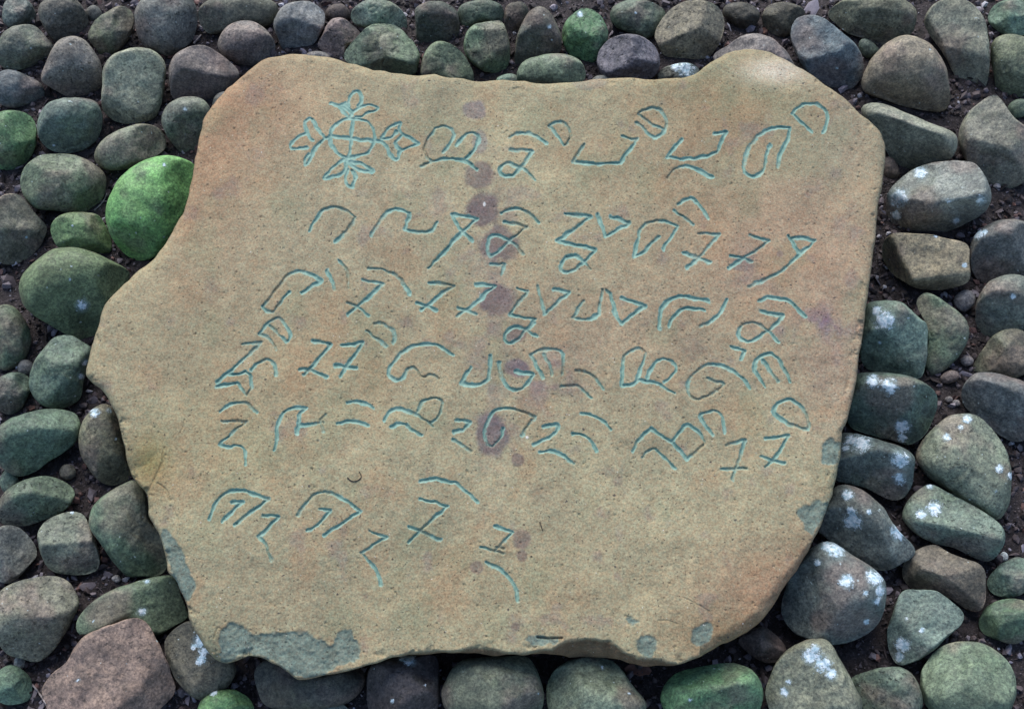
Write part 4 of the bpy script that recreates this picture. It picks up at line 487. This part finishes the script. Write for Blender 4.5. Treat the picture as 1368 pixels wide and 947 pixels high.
def build_slab():
    out = catmull(OUTLINE, True, 4)
    jit = fbm(np.stack([out[:, 0]*.08, out[:, 1]*.08, out[:, 0]*0], -1), 4)*2.6
    ctr = out.mean(0)
    tn = np.roll(out, -1, 0)-np.roll(out, 1, 0); nr = np.stack([tn[:, 1], -tn[:, 0]], -1); nr /= np.linalg.norm(nr, axis=1, keepdims=True)
    out = out + nr*jit[:, None]
    # coarse signed distance, then bilinear
    u0, v0, u1, v1 = 100, 52, 1198, 922
    cs = 3.0
    cu = np.arange(u0, u1+cs, cs); cv = np.arange(v0, v1+cs, cs)
    CU, CV = np.meshgrid(cu, cv, indexing='ij'); CP = np.stack([CU.ravel(), CV.ravel()], -1)
    sd_ = seg_dist(CP, out, True)*np.where(inside(CP, out), 1, -1); SDC = sd_.reshape(CU.shape)
    gu = np.arange(u0, u1, FINE); gv = np.arange(v0, v1, FINE)
    U, V = np.meshgrid(gu, gv, indexing='ij')
    def interp(F, u, v):
        a = (u-u0)/cs; b = (v-v0)/cs; i = np.clip(a.astype(int), 0, F.shape[0]-2); j = np.clip(b.astype(int), 0, F.shape[1]-2)
        fa, fb = a-i, b-j
        return (F[i, j]*(1-fa)*(1-fb)+F[i+1, j]*fa*(1-fb)+F[i, j+1]*(1-fa)*fb+F[i+1, j+1]*fa*fb)
    S = interp(SDC, U, V)
    # faces kept, boundary snapped
    nu, nv = U.shape; idx = np.arange(nu*nv).reshape(nu, nv)
    keep = (S > -.45*FINE)
    fk = keep[:-1, :-1] & keep[1:, :-1] & keep[1:, 1:] & keep[:-1, 1:]
    Q = np.stack([idx[:-1, :-1], idx[:-1, 1:], idx[1:, 1:], idx[1:, :-1]], -1)[fk]      # normals up
    # directed boundary edges
    e = np.concatenate([Q[:, [0, 1]], Q[:, [1, 2]], Q[:, [2, 3]], Q[:, [3, 0]]])
    key = e[:, 0].astype(np.int64)*(nu*nv)+e[:, 1]; rkey = e[:, 1].astype(np.int64)*(nu*nv)+e[:, 0]
    be = e[~np.isin(key, rkey)]
    nxt = {}
    for a, b in be: nxt.setdefault(int(a), []).append(int(b))
    loops = []
    while nxt:
        a0 = next(iter(nxt)); lp = [a0]; a = a0
        while True:
            l = nxt.get(a)
            if not l: break
            b = l.pop()
            if not l: del nxt[a]
            if b == a0: break
            lp.append(b); a = b
        loops.append(lp)
    lp = np.array(max(loops, key=len))
    u = U.ravel().copy(); v = V.ravel().copy()
    for _ in range(3):
        s0 = interp(SDC, u[lp], v[lp]); gx = interp(SDC, u[lp]+1, v[lp])-interp(SDC, u[lp]-1, v[lp]); gy = interp(SDC, u[lp], v[lp]+1)-interp(SDC, u[lp], v[lp]-1)
        g = np.hypot(gx, gy)+1e-6; u[lp] -= s0*gx/g; v[lp] -= s0*gy/g
    for _ in range(2):
        u[lp] = .5*u[lp]+.25*(np.roll(u[lp], 1)+np.roll(u[lp], -1)); v[lp] = .5*v[lp]+.25*(np.roll(v[lp], 1)+np.roll(v[lp], -1))
    used = np.unique(Q); remap = -np.ones(nu*nv, int); remap[used] = np.arange(len(used))
    Q = remap[Q]; lp = remap[lp]; u = u[used]; v = v[used]; P = np.stack([u, v], -1)
    s = np.maximum(interp(SDC, u, v), 0); s[lp] = 0
    p3 = xy3(u, v)
    big = fbm(p3*.0045+3.1, 3); mid = fbm(p3*.022+9, 4); fine = fbm(p3*.16, 3); grain = vnoise(p3*.55)
    # height over the slab plane (metres)
    h = .011*big + .0030*mid + .0007*fine + .00022*grain
    bw = 8+4*vnoise(p3*.02+40)+3.5*fbm(p3*.09+44, 3)
    for (bu, bv, br, add) in EDGE_ROUND:
        bw = bw + add*np.exp(-((u-bu)**2+(v-bv)**2)/br**2)
    t = np.clip(1-s/bw, 0, 1); h -= bw*MM*.85*(1-np.sqrt(np.maximum(1-t*t, 0)))
    broken = np.zeros(len(u))
    for fi, (inner, outer, slope, rag) in enumerate(FACETS):
        inner = np.array(inner, float); poly = np.concatenate([inner, np.array(outer, float)])
        bb = (u > poly[:, 0].min()-12) & (u < poly[:, 0].max()+12) & (v > poly[:, 1].min()-12) & (v < poly[:, 1].max()+12)
        k = np.where(bb)[0]; wob = np.stack([fbm(xy3(u[k], v[k])*.05+3, 3), fbm(xy3(u[k], v[k])*.05+17, 3)], -1)*rag
        pp = P[k]+wob; m = inside(pp, poly); kk = k[m]
        di = seg_dist(pp[m], inner); h[kk] -= slope*MM*di*di/(di+9/max(slope, .4))*(1+.3*mid[kk])
        if fi == 0:
            h[kk] -= np.clip(di/6, 0, 1)*.006*np.abs(fbm(np.stack([u[kk]*.03, v[kk]*.16, 0*di], -1), 4)); broken[kk] = sstep(1, 6, di)
    nick = sstep(.22, .5, fbm(p3*.055+400, 4))*np.clip(1-s/15, 0, 1); h -= .0075*nick
    # chips: grey broken scars, sunk a little under the weathered skin
    tint_chip = np.zeros(len(u)); chip_id = -np.ones(len(u), int)
    for ci, poly in enumerate(CHIPS):
        poly = np.array(poly, float)
        bb = (u > poly[:, 0].min()-10) & (u < poly[:, 0].max()+10) & (v > poly[:, 1].min()-10) & (v < poly[:, 1].max()+10)
        k = np.where(bb)[0]; wob = np.stack([fbm(xy3(u[k], v[k])*.12+5, 3), fbm(xy3(u[k], v[k])*.12+29, 3)], -1)*5
        pp = P[k]+wob; d = seg_dist(pp, catmull(poly, True, 4), True)*np.where(inside(pp, catmull(poly, True, 4)), 1, -1)
        f = sstep(-1.5, 2.0, d); tint_chip[k] = np.maximum(tint_chip[k], f); h[k] -= sstep(-2.5, 5, d)*(.0030+.0030*fine[k]+.003*mid[k]); chip_id[k[d > 0]] = ci
    for a, b, wd, dp in CRACKS:
        poly = catmull(a, False, 5) if len(a) > 2 else np.array(a, float)
        bb = (u > poly[:, 0].min()-8) & (u < poly[:, 0].max()+8) & (v > poly[:, 1].min()-8) & (v < poly[:, 1].max()+8)
        k = np.where(bb)[0]; d = seg_dist(P[k]+2.0*np.stack([fine[k], mid[k]], -1), poly); h[k] -= dp*np.clip(1-(d/wd)**2, 0, 1)
    # pits
    for _ in range(900):
        cx, cy, r = rng.uniform(130, 1170), rng.uniform(75, 890), rng.uniform(.9, 2.4)
        k = np.where((abs(u-cx) < r+1) & (abs(v-cy) < r+1))[0]
        d = np.hypot(u[k]-cx, v[k]-cy)/r; h[k] -= .0018*np.clip(1-d*d, 0, 1)
    # carved letters
    paint = np.zeros(len(u)); gid = -np.ones(len(u), int); gd = np.full(len(u), 1e9)
    order = np.argsort(u); us = u[order]
    wob = np.stack([fbm(p3*.11+50, 3), fbm(p3*.11+80, 3)], -1)*2.2
    wvar = 1+.42*fbm(p3*.07+21, 2)
    for gi, strokes in enumerate(GLYPHS):
        for kind, pts in strokes:
            poly = catmull(pts, False, 6) if kind == 'c' else np.array(pts, float)
            a, b = np.searchsorted(us, [poly[:, 0].min()-12, poly[:, 0].max()+12]); k = order[a:b]
            k = k[(v[k] > poly[:, 1].min()-12) & (v[k] < poly[:, 1].max()+12)]
            d = seg_dist(P[k]+wob[k], poly)
            c = d < gd[k]; gd[k[c]] = d[c]; gid[k[c]] = gi
    wg = GROOVE_W*wvar*(1-.0*gd)*np.where(gid == 0, .9, 1)
    cut = np.clip(1-(gd/wg)**2, 0, 1); depth = GROOVE_D*(1+.35*mid)*np.where(gid == 0, .7, 1)
    h -= depth*cut**1.15
    paint = np.clip(1.5-gd/(wg*1.2), 0, 1)*np.clip(.84+.7*fbm(p3*.03+61, 3)+.4*(gid == 0), .25, 1.0)
    gid[gd > wg*1.45] = -1
    # colour of the stone itself, plus the painted brightness of the lit facet
    tint = np.tile(lin(SLAB_BASE), (len(u), 1))
    for (bu, bv, ru, rv, col, amt) in HUES:
        f = amt*np.exp(-(((u-bu)/ru)**2+((v-bv)/rv)**2)); tint = tint*(1-f[:, None])+lin(col)*f[:, None]
    n1 = fbm(p3*.012+100, 4); n2 = fbm(p3*.03+140, 4); n3 = fbm(p3*.09+180, 3)
    tint = tint*(1+.15*n1[:, None]*np.array([1, 1, .9]))*(1+.13*n2[:, None]*np.array([1, .95, .85]))*(1+.14*n3[:, None]*np.array([1, .96, .88]))
    f = sstep(.12, .5, fbm(p3*.02+222, 4))[:, None]*.30; tint = tint*(1-f)+lin((158, 124, 92))*f        # ochre bloom
    f = sstep(.12, .5, fbm(p3*.018+262, 4))[:, None]*.30; tint = tint*(1-f)+lin((126, 132, 104))*f        # algae film
    f = sstep(.30, .62, fbm(p3*.035+322, 4))[:, None]*.34; tint = tint*(1-f)+lin((124, 106, 108))*f       # mauve mineral
    for (bu, bv, ru, rv, amt, col) in STAINS:
        q = np.sqrt(((u-bu)/ru)**2+((v-bv)/rv)**2)+.20*n3+.22*n2
        f = (amt*(1-sstep(.74, 1.12, q))*(.88+.3*n2))[:, None]; tint = tint*(1-f)+lin(col)*f
    for (bu, bv, ru, rv, amt, col) in SMEARS:
        q = np.sqrt(((u-bu)/ru)**2+((v-bv)/rv)**2)
        f = (amt*np.clip(1-q, 0, 1)*sstep(-.25, .45, fbm(p3*.05+bu, 4)))[:, None]; tint = tint*(1-f)+lin(col)*f
    bf = broken[:, None]*.85; tint = tint*(1-bf)+lin((106, 84, 64))*(1+.35*n3[:, None])*bf
    cf = tint_chip[:, None]*.95; tint = tint*(1-cf)+lin(CHIP_COL)*(1+.3*n3[:, None]+.2*n2[:, None])*cf
    tint = .93*tint+.07*(tint@np.array([.3, .6, .1]))[:, None]
    tint = np.clip(tint, .01, .9)
    # 3-D
    top = hit(P, SL_P, SL_N, h)
    # skirt below the rim
    tl = np.roll(top[lp], -3, 0)-np.roll(top[lp], 3, 0); inw = np.cross(tl, SL_N)
    inw /= np.linalg.norm(inw, axis=1, keepdims=True)
    if np.mean(np.einsum('ij,ij->i', inw, top[lp].mean(0)-top[lp])) < 0: inw = -inw
    rp = top[lp]; c3 = rp.mean(0); rings = []; nb = len(lp); bn = fbm(rp*14, 3)
    for (ins, dn) in ((.006, .010), (.022, .024), (.055, .045), (.11, .075), (.20, .115), (.30, .135)):
        q = rp*1.0
        for _ in range(int(ins*900)):
            q = .5*q+.25*(np.roll(q, 1, 0)+np.roll(q, -1, 0))
        q = q + (c3-q)*min(ins*1.35, .5) - SL_N*dn*(1+.25*bn[:, None])
        rings.append(q)
    verts = np.concatenate([top]+rings); ids = [lp]+[len(top)+i*nb+np.arange(nb) for i in range(len(rings))]
    SQ = np.concatenate([np.stack([a, np.roll(a, -1), np.roll(b, -1), b], -1)[:, ::-1] for a, b in zip(ids[:-1], ids[1:])])
    side_t = np.concatenate([tint[lp]*.85]*len(rings)); tintA = np.concatenate([tint, side_t])
    paintA = np.concatenate([paint, np.zeros(nb*len(rings))])
    # normals over the whole surface
    AQ = np.concatenate([Q, SQ]); nrm = np.zeros_like(verts)
    fn = np.cross(verts[AQ[:, 2]]-verts[AQ[:, 0]], verts[AQ[:, 3]]-verts[AQ[:, 1]])
    for c in range(4): 
        for ax in range(3): nrm[:, ax] += np.bincount(AQ[:, c], fn[:, ax], len(verts))
    flip = nrm[:len(top)].sum(0)@SL_N < 0
    if flip: nrm = -nrm; Q = Q[:, ::-1]; SQ = SQ[:, ::-1]
    nrm /= np.linalg.norm(nrm, axis=1, keepdims=True)+1e-12
    root = bpy.data.objects.new('carved_stone', None); COL.objects.link(root); root.location = tuple(c3*np.array([1, 1, 0]))
    tag(root, 'large flat tan sandstone slab carved with lines of teal painted script', 'carved stone')
    bpy.context.view_layer.update(); off = np.array(root.location)
    owner = gid[Q]; face_g = np.where((owner >= 0).sum(1) >= 3, owner.max(1), -1)
    cown = chip_id[Q]; face_c = np.where(((cown >= 0).sum(1) >= 3) & (face_g < 0), cown.max(1), -1)
    def part(name, q, ng=None, label=None):
        us_ = np.unique(q); rm = np.zeros(len(verts), int); rm[us_] = np.arange(len(us_))
        o = mesh_obj(name, verts[us_]-off, rm[q], MAT_SLAB, root, normals=nrm[us_], ngon=None if ng is None else rm[ng],
                     attrs={'tint': tintA[us_], 'paint': paintA[us_]})
        if label: o['label'] = label
        return o
    part('stone_body', np.concatenate([Q[(face_g < 0) & (face_c < 0)], SQ]), ng=ids[-1])
    for gi in range(len(GLYPHS)):
        q = Q[face_g == gi]
        if len(q): part('carved_emblem' if gi == 0 else 'carved_letter', q, label='carved cross in a ring with four leafy flowers' if gi == 0 else None)
    for ci in range(len(CHIPS)):
        q = Q[face_c == ci]
        if len(q): part('chipped_scar', q)
build_slab()

# ------------------------------------------------------------------ cobbles
STONE_FOOT = []
def build_stone(k, name, outl, rgb, moss, depth, hf, whites, planes, label):
    outl = np.array(outl, float); sm = catmull(outl, True, 8)
    a2 = sm; b2 = np.roll(sm, -1, 0); cr = a2[:, 0]*b2[:, 1]-b2[:, 0]*a2[:, 1]; A = cr.sum()/2
    c = np.array([((a2[:, 0]+b2[:, 0])*cr).sum(), ((a2[:, 1]+b2[:, 1])*cr).sum()])/(6*A)
    rpx = math.sqrt(abs(A)/math.pi); small = rpx < 16
    wd = -rays(c)
    cen = hit(c, np.array([0, 0, rpx*1.3e-3*(max(hf, .4)+.19)]), np.array([0, 0, 1.0]))
    ux = RIGHT-wd*(RIGHT@wd); ux /= np.linalg.norm(ux); vx = np.cross(wd, ux)
    def loc(p):
        q = hit(np.asarray(p, float), cen, wd)-cen; return np.stack([q@ux, q@vx], -1)
    L = loc(sm); rm = math.sqrt(abs((L[:, 0]*np.roll(L[:, 1], -1)-np.roll(L[:, 0], -1)*L[:, 1]).sum()/2)/math.pi)
    NT, NP = (28, 16) if small else (92, 52)
    th = np.linspace(0, 2*math.pi, NT, endpoint=False)
    ang = np.arctan2(L[:, 1], L[:, 0]); o = np.argsort(ang); ang = ang[o]; rad = np.hypot(L[:, 0], L[:, 1])[o]
    r = np.interp(th, np.concatenate([ang-2*math.pi, ang, ang+2*math.pi]), np.tile(rad, 3))
    r = .5*r+.25*(np.roll(r, 1)+np.roll(r, -1))
    dep = depth*min(rm, 1.25*r.min())
    if small: dep = max(dep, .6*rm)
    phi = np.linspace(0, math.pi, NP+1)[1:-1]
    PH, TH = np.meshgrid(phi, th, indexing='ij'); R = np.broadcast_to(r, PH.shape)
    sp, cp = np.sin(PH), np.cos(PH)
    fu = .66 if planes else .84
    f = sp**fu; z = np.sign(cp)*np.abs(cp)**(.62 if planes else .88)*dep
    X = np.concatenate([[0], (R*f*np.cos(TH)).ravel(), [0]]); Y = np.concatenate([[0], (R*f*np.sin(TH)).ravel(), [0]]); Z = np.concatenate([[dep], z.ravel(), [-dep]])
    seed = k*3.17
    rs = np.random.default_rng(100+k)
    pl = list(planes)
    for _ in range(0 if small else (1 if planes else 3)):
        a = rs.uniform(0, 2*math.pi); pl.append((.7*math.cos(a), .7*math.sin(a), .7, rs.uniform(.62, .86)))
    N0 = np.stack([X, Y, Z], -1)/rm; edge_n = fbm(N0*2.2+seed, 3)
    front = np.max(Z)/rm
    for nx, ny, nz, d, *ex in pl:                  # flat broken or worn faces that run out to the outline
        s_ = math.hypot(nx, ny); q = math.sqrt(nx*nx+ny*ny+nz*nz); nx, ny, nz = nx/q, ny/q, nz/q; s_ /= q
        ze_ = ex[1] if ex else 0.0
        if nz > .93: zp = (d-nx*X/rm-ny*Y/rm)/nz
        else:
            t_ = (nx*X+ny*Y)/(s_*rm); m_ = np.quantile(t_, .995)+.03; z0 = .86*front; s0 = np.clip((d-nz*z0)/s_, -.75, m_-.22)
            ze = 0.0
            if ex: s0, ze = ex
            zp = ze+(z0-ze)*(m_-t_)/(m_-s0)
        zp = (zp+.045*edge_n)*rm; k_ = .022*rm
        Z = np.where(Z > 0, Z-k_*np.logaddexp(0, (Z-np.maximum(zp, ze_*rm))/k_)+k_*math.log(2)*np.exp(-np.abs(Z)/(.2*rm))*0, Z)
    N0 = np.stack([X, Y, Z], -1)/rm
    nn = N0/np.maximum(np.linalg.norm(N0, axis=1, keepdims=True), .2)
    rough = .55+1.2*rs.random()**1.5
    disp = rm*(.085*fbm(N0*1.5+seed, 2)+(.042*rough)*fbm(N0*4.2+seed+9, 3)+.011*rough*fbm(N0*13+seed+30, 3)) if not small else rm*.12*fbm(N0*1.8+seed, 3)
    if 'crack' in label: disp = disp-rm*.05*np.exp(-(fbm(N0*1.1+seed+3, 2)/.05)**2)
    if not small:
        for _ in range(rs.integers(3, 9)):       # knocks and flakes
            dv = rs.normal(size=3); dv[2] = abs(dv[2]); dv /= np.linalg.norm(dv); rd = rs.uniform(.10, .30)
            un = N0/np.maximum(np.linalg.norm(N0, axis=1, keepdims=True), 1e-6); dd = np.sqrt(((un-dv)**2).sum(1))/rd+.35*edge_n
            disp = disp-rm*rd*rs.uniform(.05, .16)*np.clip(1-dd*dd, 0, 1)**.7
    pit = .75*rs.random()**1.6
    att = np.clip(.35+.65*np.abs(nn[:, 2]), 0, 1)
    X, Y, Z = X+nn[:, 0]*disp*att, Y+nn[:, 1]*disp*att, Z+nn[:, 2]*disp
    V = X[:, None]*ux+Y[:, None]*vx+Z[:, None]*wd
    n_ = NP-1; g = 1+np.arange(n_*NT).reshape(n_, NT)
    q = np.stack([g[:-1], g[1:], np.roll(g[1:], -1, 1), np.roll(g[:-1], -1, 1)], -1).reshape(-1, 4)
    t0 = np.stack([np.zeros(NT, int), g[0], np.roll(g[0], -1)], -1); last = len(V)-1
    t1 = np.stack([np.full(NT, last), np.roll(g[-1], -1), g[-1]], -1)
    # colours: the stone's own patches, moss, crusts
    Wp = V/.07+seed*5
    base = np.tile(lin(rgb)*STONE_GAIN, (len(V), 1))
    n1 = fbm(Wp*1.3, 4); n2 = fbm(Wp*3.1+11, 4); n3 = fbm(Wp*1.1+23, 4)
    base = base*(1+.42*n1+.42*n2)[:, None]
    f = (sstep(.0, .42, n3)*.5)[:, None]; base = base*(1-f)+lin((116, 96, 92))*STONE_GAIN*(1+.4*n2[:, None])*f
    mo = fbm(Wp*.95+41, 4)*.9+.45*fbm(Wp*4+77, 3)
    g_ = (sstep(.45-1.05*moss, .95-1.05*moss, mo)*min(.8, .22+moss*.58)*(.75+.5*n1))[:, None].clip(0, 1)
    mc = lin((86, 106, 76)) if moss < .65 else lin((86, 128, 80)) if moss < 1 else lin((110, 170, 92))
    base = base*(1-g_)+mc*STONE_GAIN*(1+.55*n2[:, None])*g_
    if moss >= 1:
        f = (sstep(.15, .55, fbm(Wp*1.6+91, 3))*.6)[:, None]; base = base*(1-f)+lin((104, 116, 96))*STONE_GAIN*f
    lum = base@np.array([.3, .6, .1]); base = (base*.84+.16*lum[:, None])*np.array([1.02, 1.0, .95])
    wh = np.full(len(V), 0.0)
    for (a, b_, rr) in whites:
        q2 = loc(np.array([[a, b_], [a+rr, b_]])); d = np.hypot(X-q2[0, 0], Y-q2[0, 1])/max(abs(q2[1, 0]-q2[0, 0]), 1e-5)
        wh = np.maximum(wh, np.where(Z > -.1*rm, np.clip(1.3-d*.85, 0, 1.05), 0))
    ob = mesh_obj(name, V, q, MAT_STONE, tris=np.concatenate([t0, t1]), attrs={'tint': np.clip(base, .006, .8), 'white': wh, 'pitted': np.full(len(V), pit)})
    ob.location = tuple(cen)
    tag(ob, label, 'stone', 'loose stones around the slab' if name == 'river_stone' else 'small pebbles on the soil')
    STONE_FOOT.append((cen, rm))
for k, rec in enumerate(STONES): build_stone(k, *rec)

# ------------------------------------------------------------------ grit and litter on the soil (nobody could count it)
def build_grit(n):
    ph = (1+5**.5)/2
    ico = np.array([(-1, ph, 0), (1, ph, 0), (-1, -ph, 0), (1, -ph, 0), (0, -1, ph), (0, 1, ph), (0, -1, -ph), (0, 1, -ph), (ph, 0, -1), (ph, 0, 1), (-ph, 0, -1), (-ph, 0, 1)])/1.9
    tri = np.array([(0, 11, 5), (0, 5, 1), (0, 1, 7), (0, 7, 10), (0, 10, 11), (1, 5, 9), (5, 11, 4), (11, 10, 2), (10, 7, 6), (7, 1, 8), (3, 9, 4), (3, 4, 2), (3, 2, 6), (3, 6, 8), (3, 8, 9), (4, 9, 5), (2, 4, 11), (6, 2, 10), (8, 6, 7), (9, 8, 1)])
    m_ = n*4; x = rng.uniform(-1.15, 1.15, m_); y = rng.uniform(-.85, .95, m_); far = rng.random(m_) < .3
    x = np.where(far, rng.normal(0, 1.4, m_), x); y = np.where(far, rng.normal(0, 1.3, m_), y)
    ok = np.ones(len(x), bool)
    for c, r in STONE_FOOT: ok &= np.hypot(x-c[0], y-c[1]+.01) > r*.72
    ok &= ~((np.abs(x) < .5) & (np.abs(y) < .42))
    dens = fbm(np.stack([x*4, y*4, x*0], -1), 3); ok &= rng.random(len(x)) < np.clip(.7+.9*dens, .25, 1)
    x, y = x[ok][:n], y[ok][:n]; n = len(x)
    sz = .0015+.0070*rng.random(n)**3+.006*(rng.random(n) < .012)
    A = rng.normal(size=(n, 3, 3)); Qm, _ = np.linalg.qr(A)
    sc3 = rng.uniform(.5, 1.25, (n, 1, 3)); flake = rng.random(n) < .22; sc3[flake, 0, 2] *= .22; sc3[flake, 0, 0] *= 1.9
    v = (ico[None]*(1+.28*rng.normal(size=(n, 12, 1))).clip(.6, 1.5)*sc3)@Qm*sz[:, None, None]
    v = v+np.stack([x, y, ground_z(x, y)+sz*.35], -1)[:, None]
    pal = np.array([(.034, .026, .027), (.085, .066, .07), (.15, .128, .145), (.24, .215, .25), (.16, .09, .08), (.46, .45, .49)])
    ci = rng.choice(6, n, p=[.34, .28, .2, .09, .06, .03]); tint = np.repeat(pal[ci]*rng.uniform(.7, 1.3, (n, 1)), 12, 0)
    t = (tri[None]+12*np.arange(n)[:, None, None]).reshape(-1, 3)
    o = mesh_obj('gravel', v.reshape(-1, 3), np.zeros((0, 4), int), MAT_GRIT, tris=t, attrs={'tint': tint})
    for p in o.data.polygons: p.use_smooth = False
    tag(o, 'fine dark grit and leaf litter scattered on the soil between the stones', 'gravel', kind='stuff')
build_grit(52000)

# ------------------------------------------------------------------ twigs and leaves
def surf_point(u, v):
    dg = bpy.context.evaluated_depsgraph_get(); d = rays(np.array([u, v]))
    ok, loc, nr, _, ob, _ = sc.ray_cast(dg, Vector(CAM), Vector(d))
    return np.array(loc), np.array(nr)
def tube(name, px, rad, mat, label, cat, lift=1.0):
    P = []
    for a, b in catmull(px, False, 5):
        l, n = surf_point(a, b); P.append(l+np.array([0, 0, rad*lift]))
    P = np.array(P)
    for _ in range(3): P[1:-1] = np.maximum(P[1:-1]*.5+.25*(P[:-2]+P[2:]), P[1:-1]*np.array([1, 1, 0])+np.array([-9, -9, -9])*np.array([1, 1, 1])*0+np.array([-99, -99, -99]))
    base = P[0].copy(); M = 8; vs_ = []
    for i in range(len(P)):
        t = P[min(i+1, len(P)-1)]-P[max(i-1, 0)]; t /= np.linalg.norm(t)+1e-9
        a = np.cross(t, [0, 0, 1.0]); a /= np.linalg.norm(a)+1e-9; b = np.cross(a, t)
        rr = rad*(1-.45*i/len(P))*(1+.2*math.sin(i*1.7))
        for j in range(M):
            w_ = 2*math.pi*j/M; vs_.append(P[i]+rr*(a*math.cos(w_)+b*math.sin(w_)))
    vs_ = np.array(vs_)-base; g = np.arange(len(P)*M).reshape(len(P), M)
    q = np.stack([g[:-1], np.roll(g[:-1], -1, 1), np.roll(g[1:], -1, 1), g[1:]], -1).reshape(-1, 4)
    t0 = [(g[0, 0], g[0, j+1], g[0, j]) for j in range(1, M-1)]+[(g[-1, 0], g[-1, j], g[-1, j+1]) for j in range(1, M-1)]
    o = mesh_obj(name, vs_, q, mat, tris=t0); o.location = tuple(base); tag(o, label, cat)
def leaf(name, u, v, size, rot, mat, label, curl=.35):
    l, n = surf_point(u, v); m = 9
    s_, t_ = np.meshgrid(np.linspace(-1, 1, 15), np.linspace(-1, 1, m), indexing='ij')
    wd = np.sqrt(np.maximum(1-s_**2, 0))*.42*(1+.12*np.sin(s_*9))
    x = s_; y = t_*wd; z = curl*(y*y*2+.25*s_*s_)+.04*np.sin(s_*7+t_*3)
    X = (x*math.cos(rot)-y*math.sin(rot))*size; Y = (x*math.sin(rot)+y*math.cos(rot))*size; Z = z*size+.002
    V = np.stack([X, Y, Z], -1).reshape(-1, 3); V2 = V-np.array([0, 0, .0007]); g = np.arange(15*m).reshape(15, m)
    q = np.stack([g[:-1, :-1], g[1:, :-1], g[1:, 1:], g[:-1, 1:]], -1).reshape(-1, 4)
    bd = np.concatenate([g[:-1, 0], g[-1, :-1], g[:0:-1, -1], g[0, :0:-1]]); k = 15*m
    sq = np.stack([bd, bd+k, np.roll(bd, -1)+k, np.roll(bd, -1)], -1)
    o = mesh_obj(name, np.concatenate([V, V2]), np.concatenate([q, q[:, ::-1]+k, sq]), mat); o.location = tuple(l); tag(o, label, 'leaf')
M_TWIG = plain_material('pale_twig', (.30, .26, .25)); M_DARK = plain_material('dark_twig', (.035, .027, .02)); M_LEAF = plain_material('dry_leaf', (.20, .10, .075), .7, .4, 60)
tube('twig', [(43, 914), (50, 922), (57, 932), (62, 941)], .0017, M_TWIG, 'thin pale twig on the soil in the bottom left corner', 'twig')
tube('twig', [(126, 282), (134, 275), (140, 267), (143, 259)], .0016, M_TWIG, 'thin pale root curving round the broad oval stone at left', 'twig')
tube('twig', [(464, 638), (470, 643), (478, 642), (483, 637), (480, 630)], .0011, M_DARK, 'tiny dark curled twig lying on the slab face', 'twig')
tube('pine_needle', [(721, 697), (723, 703), (725, 709)], .0009, M_DARK, 'single short dark needle lying upright on the lower slab face', 'needle')
tube('twig', [(259, 60), (264, 54), (269, 48)], .0026, M_TWIG, 'pinkish twig between stones near the top left', 'twig')
leaf('dry_leaf', 230, 76, .010, .5, M_LEAF, 'small reddish dry leaf beside the squarish pale stone')
leaf('dry_leaf', 852, 895, .022, -.1, M_LEAF, 'brown curled dry leaf in the dark gap under the slab edge')
leaf('dry_leaf', 40, 546, .011, .2, M_LEAF, 'small pinkish dry leaf on soil beside the left edge')
leaf('dry_leaf', 1021, 42, .013, .9, M_LEAF, 'reddish dry leaf in the gap at the top right of centre')
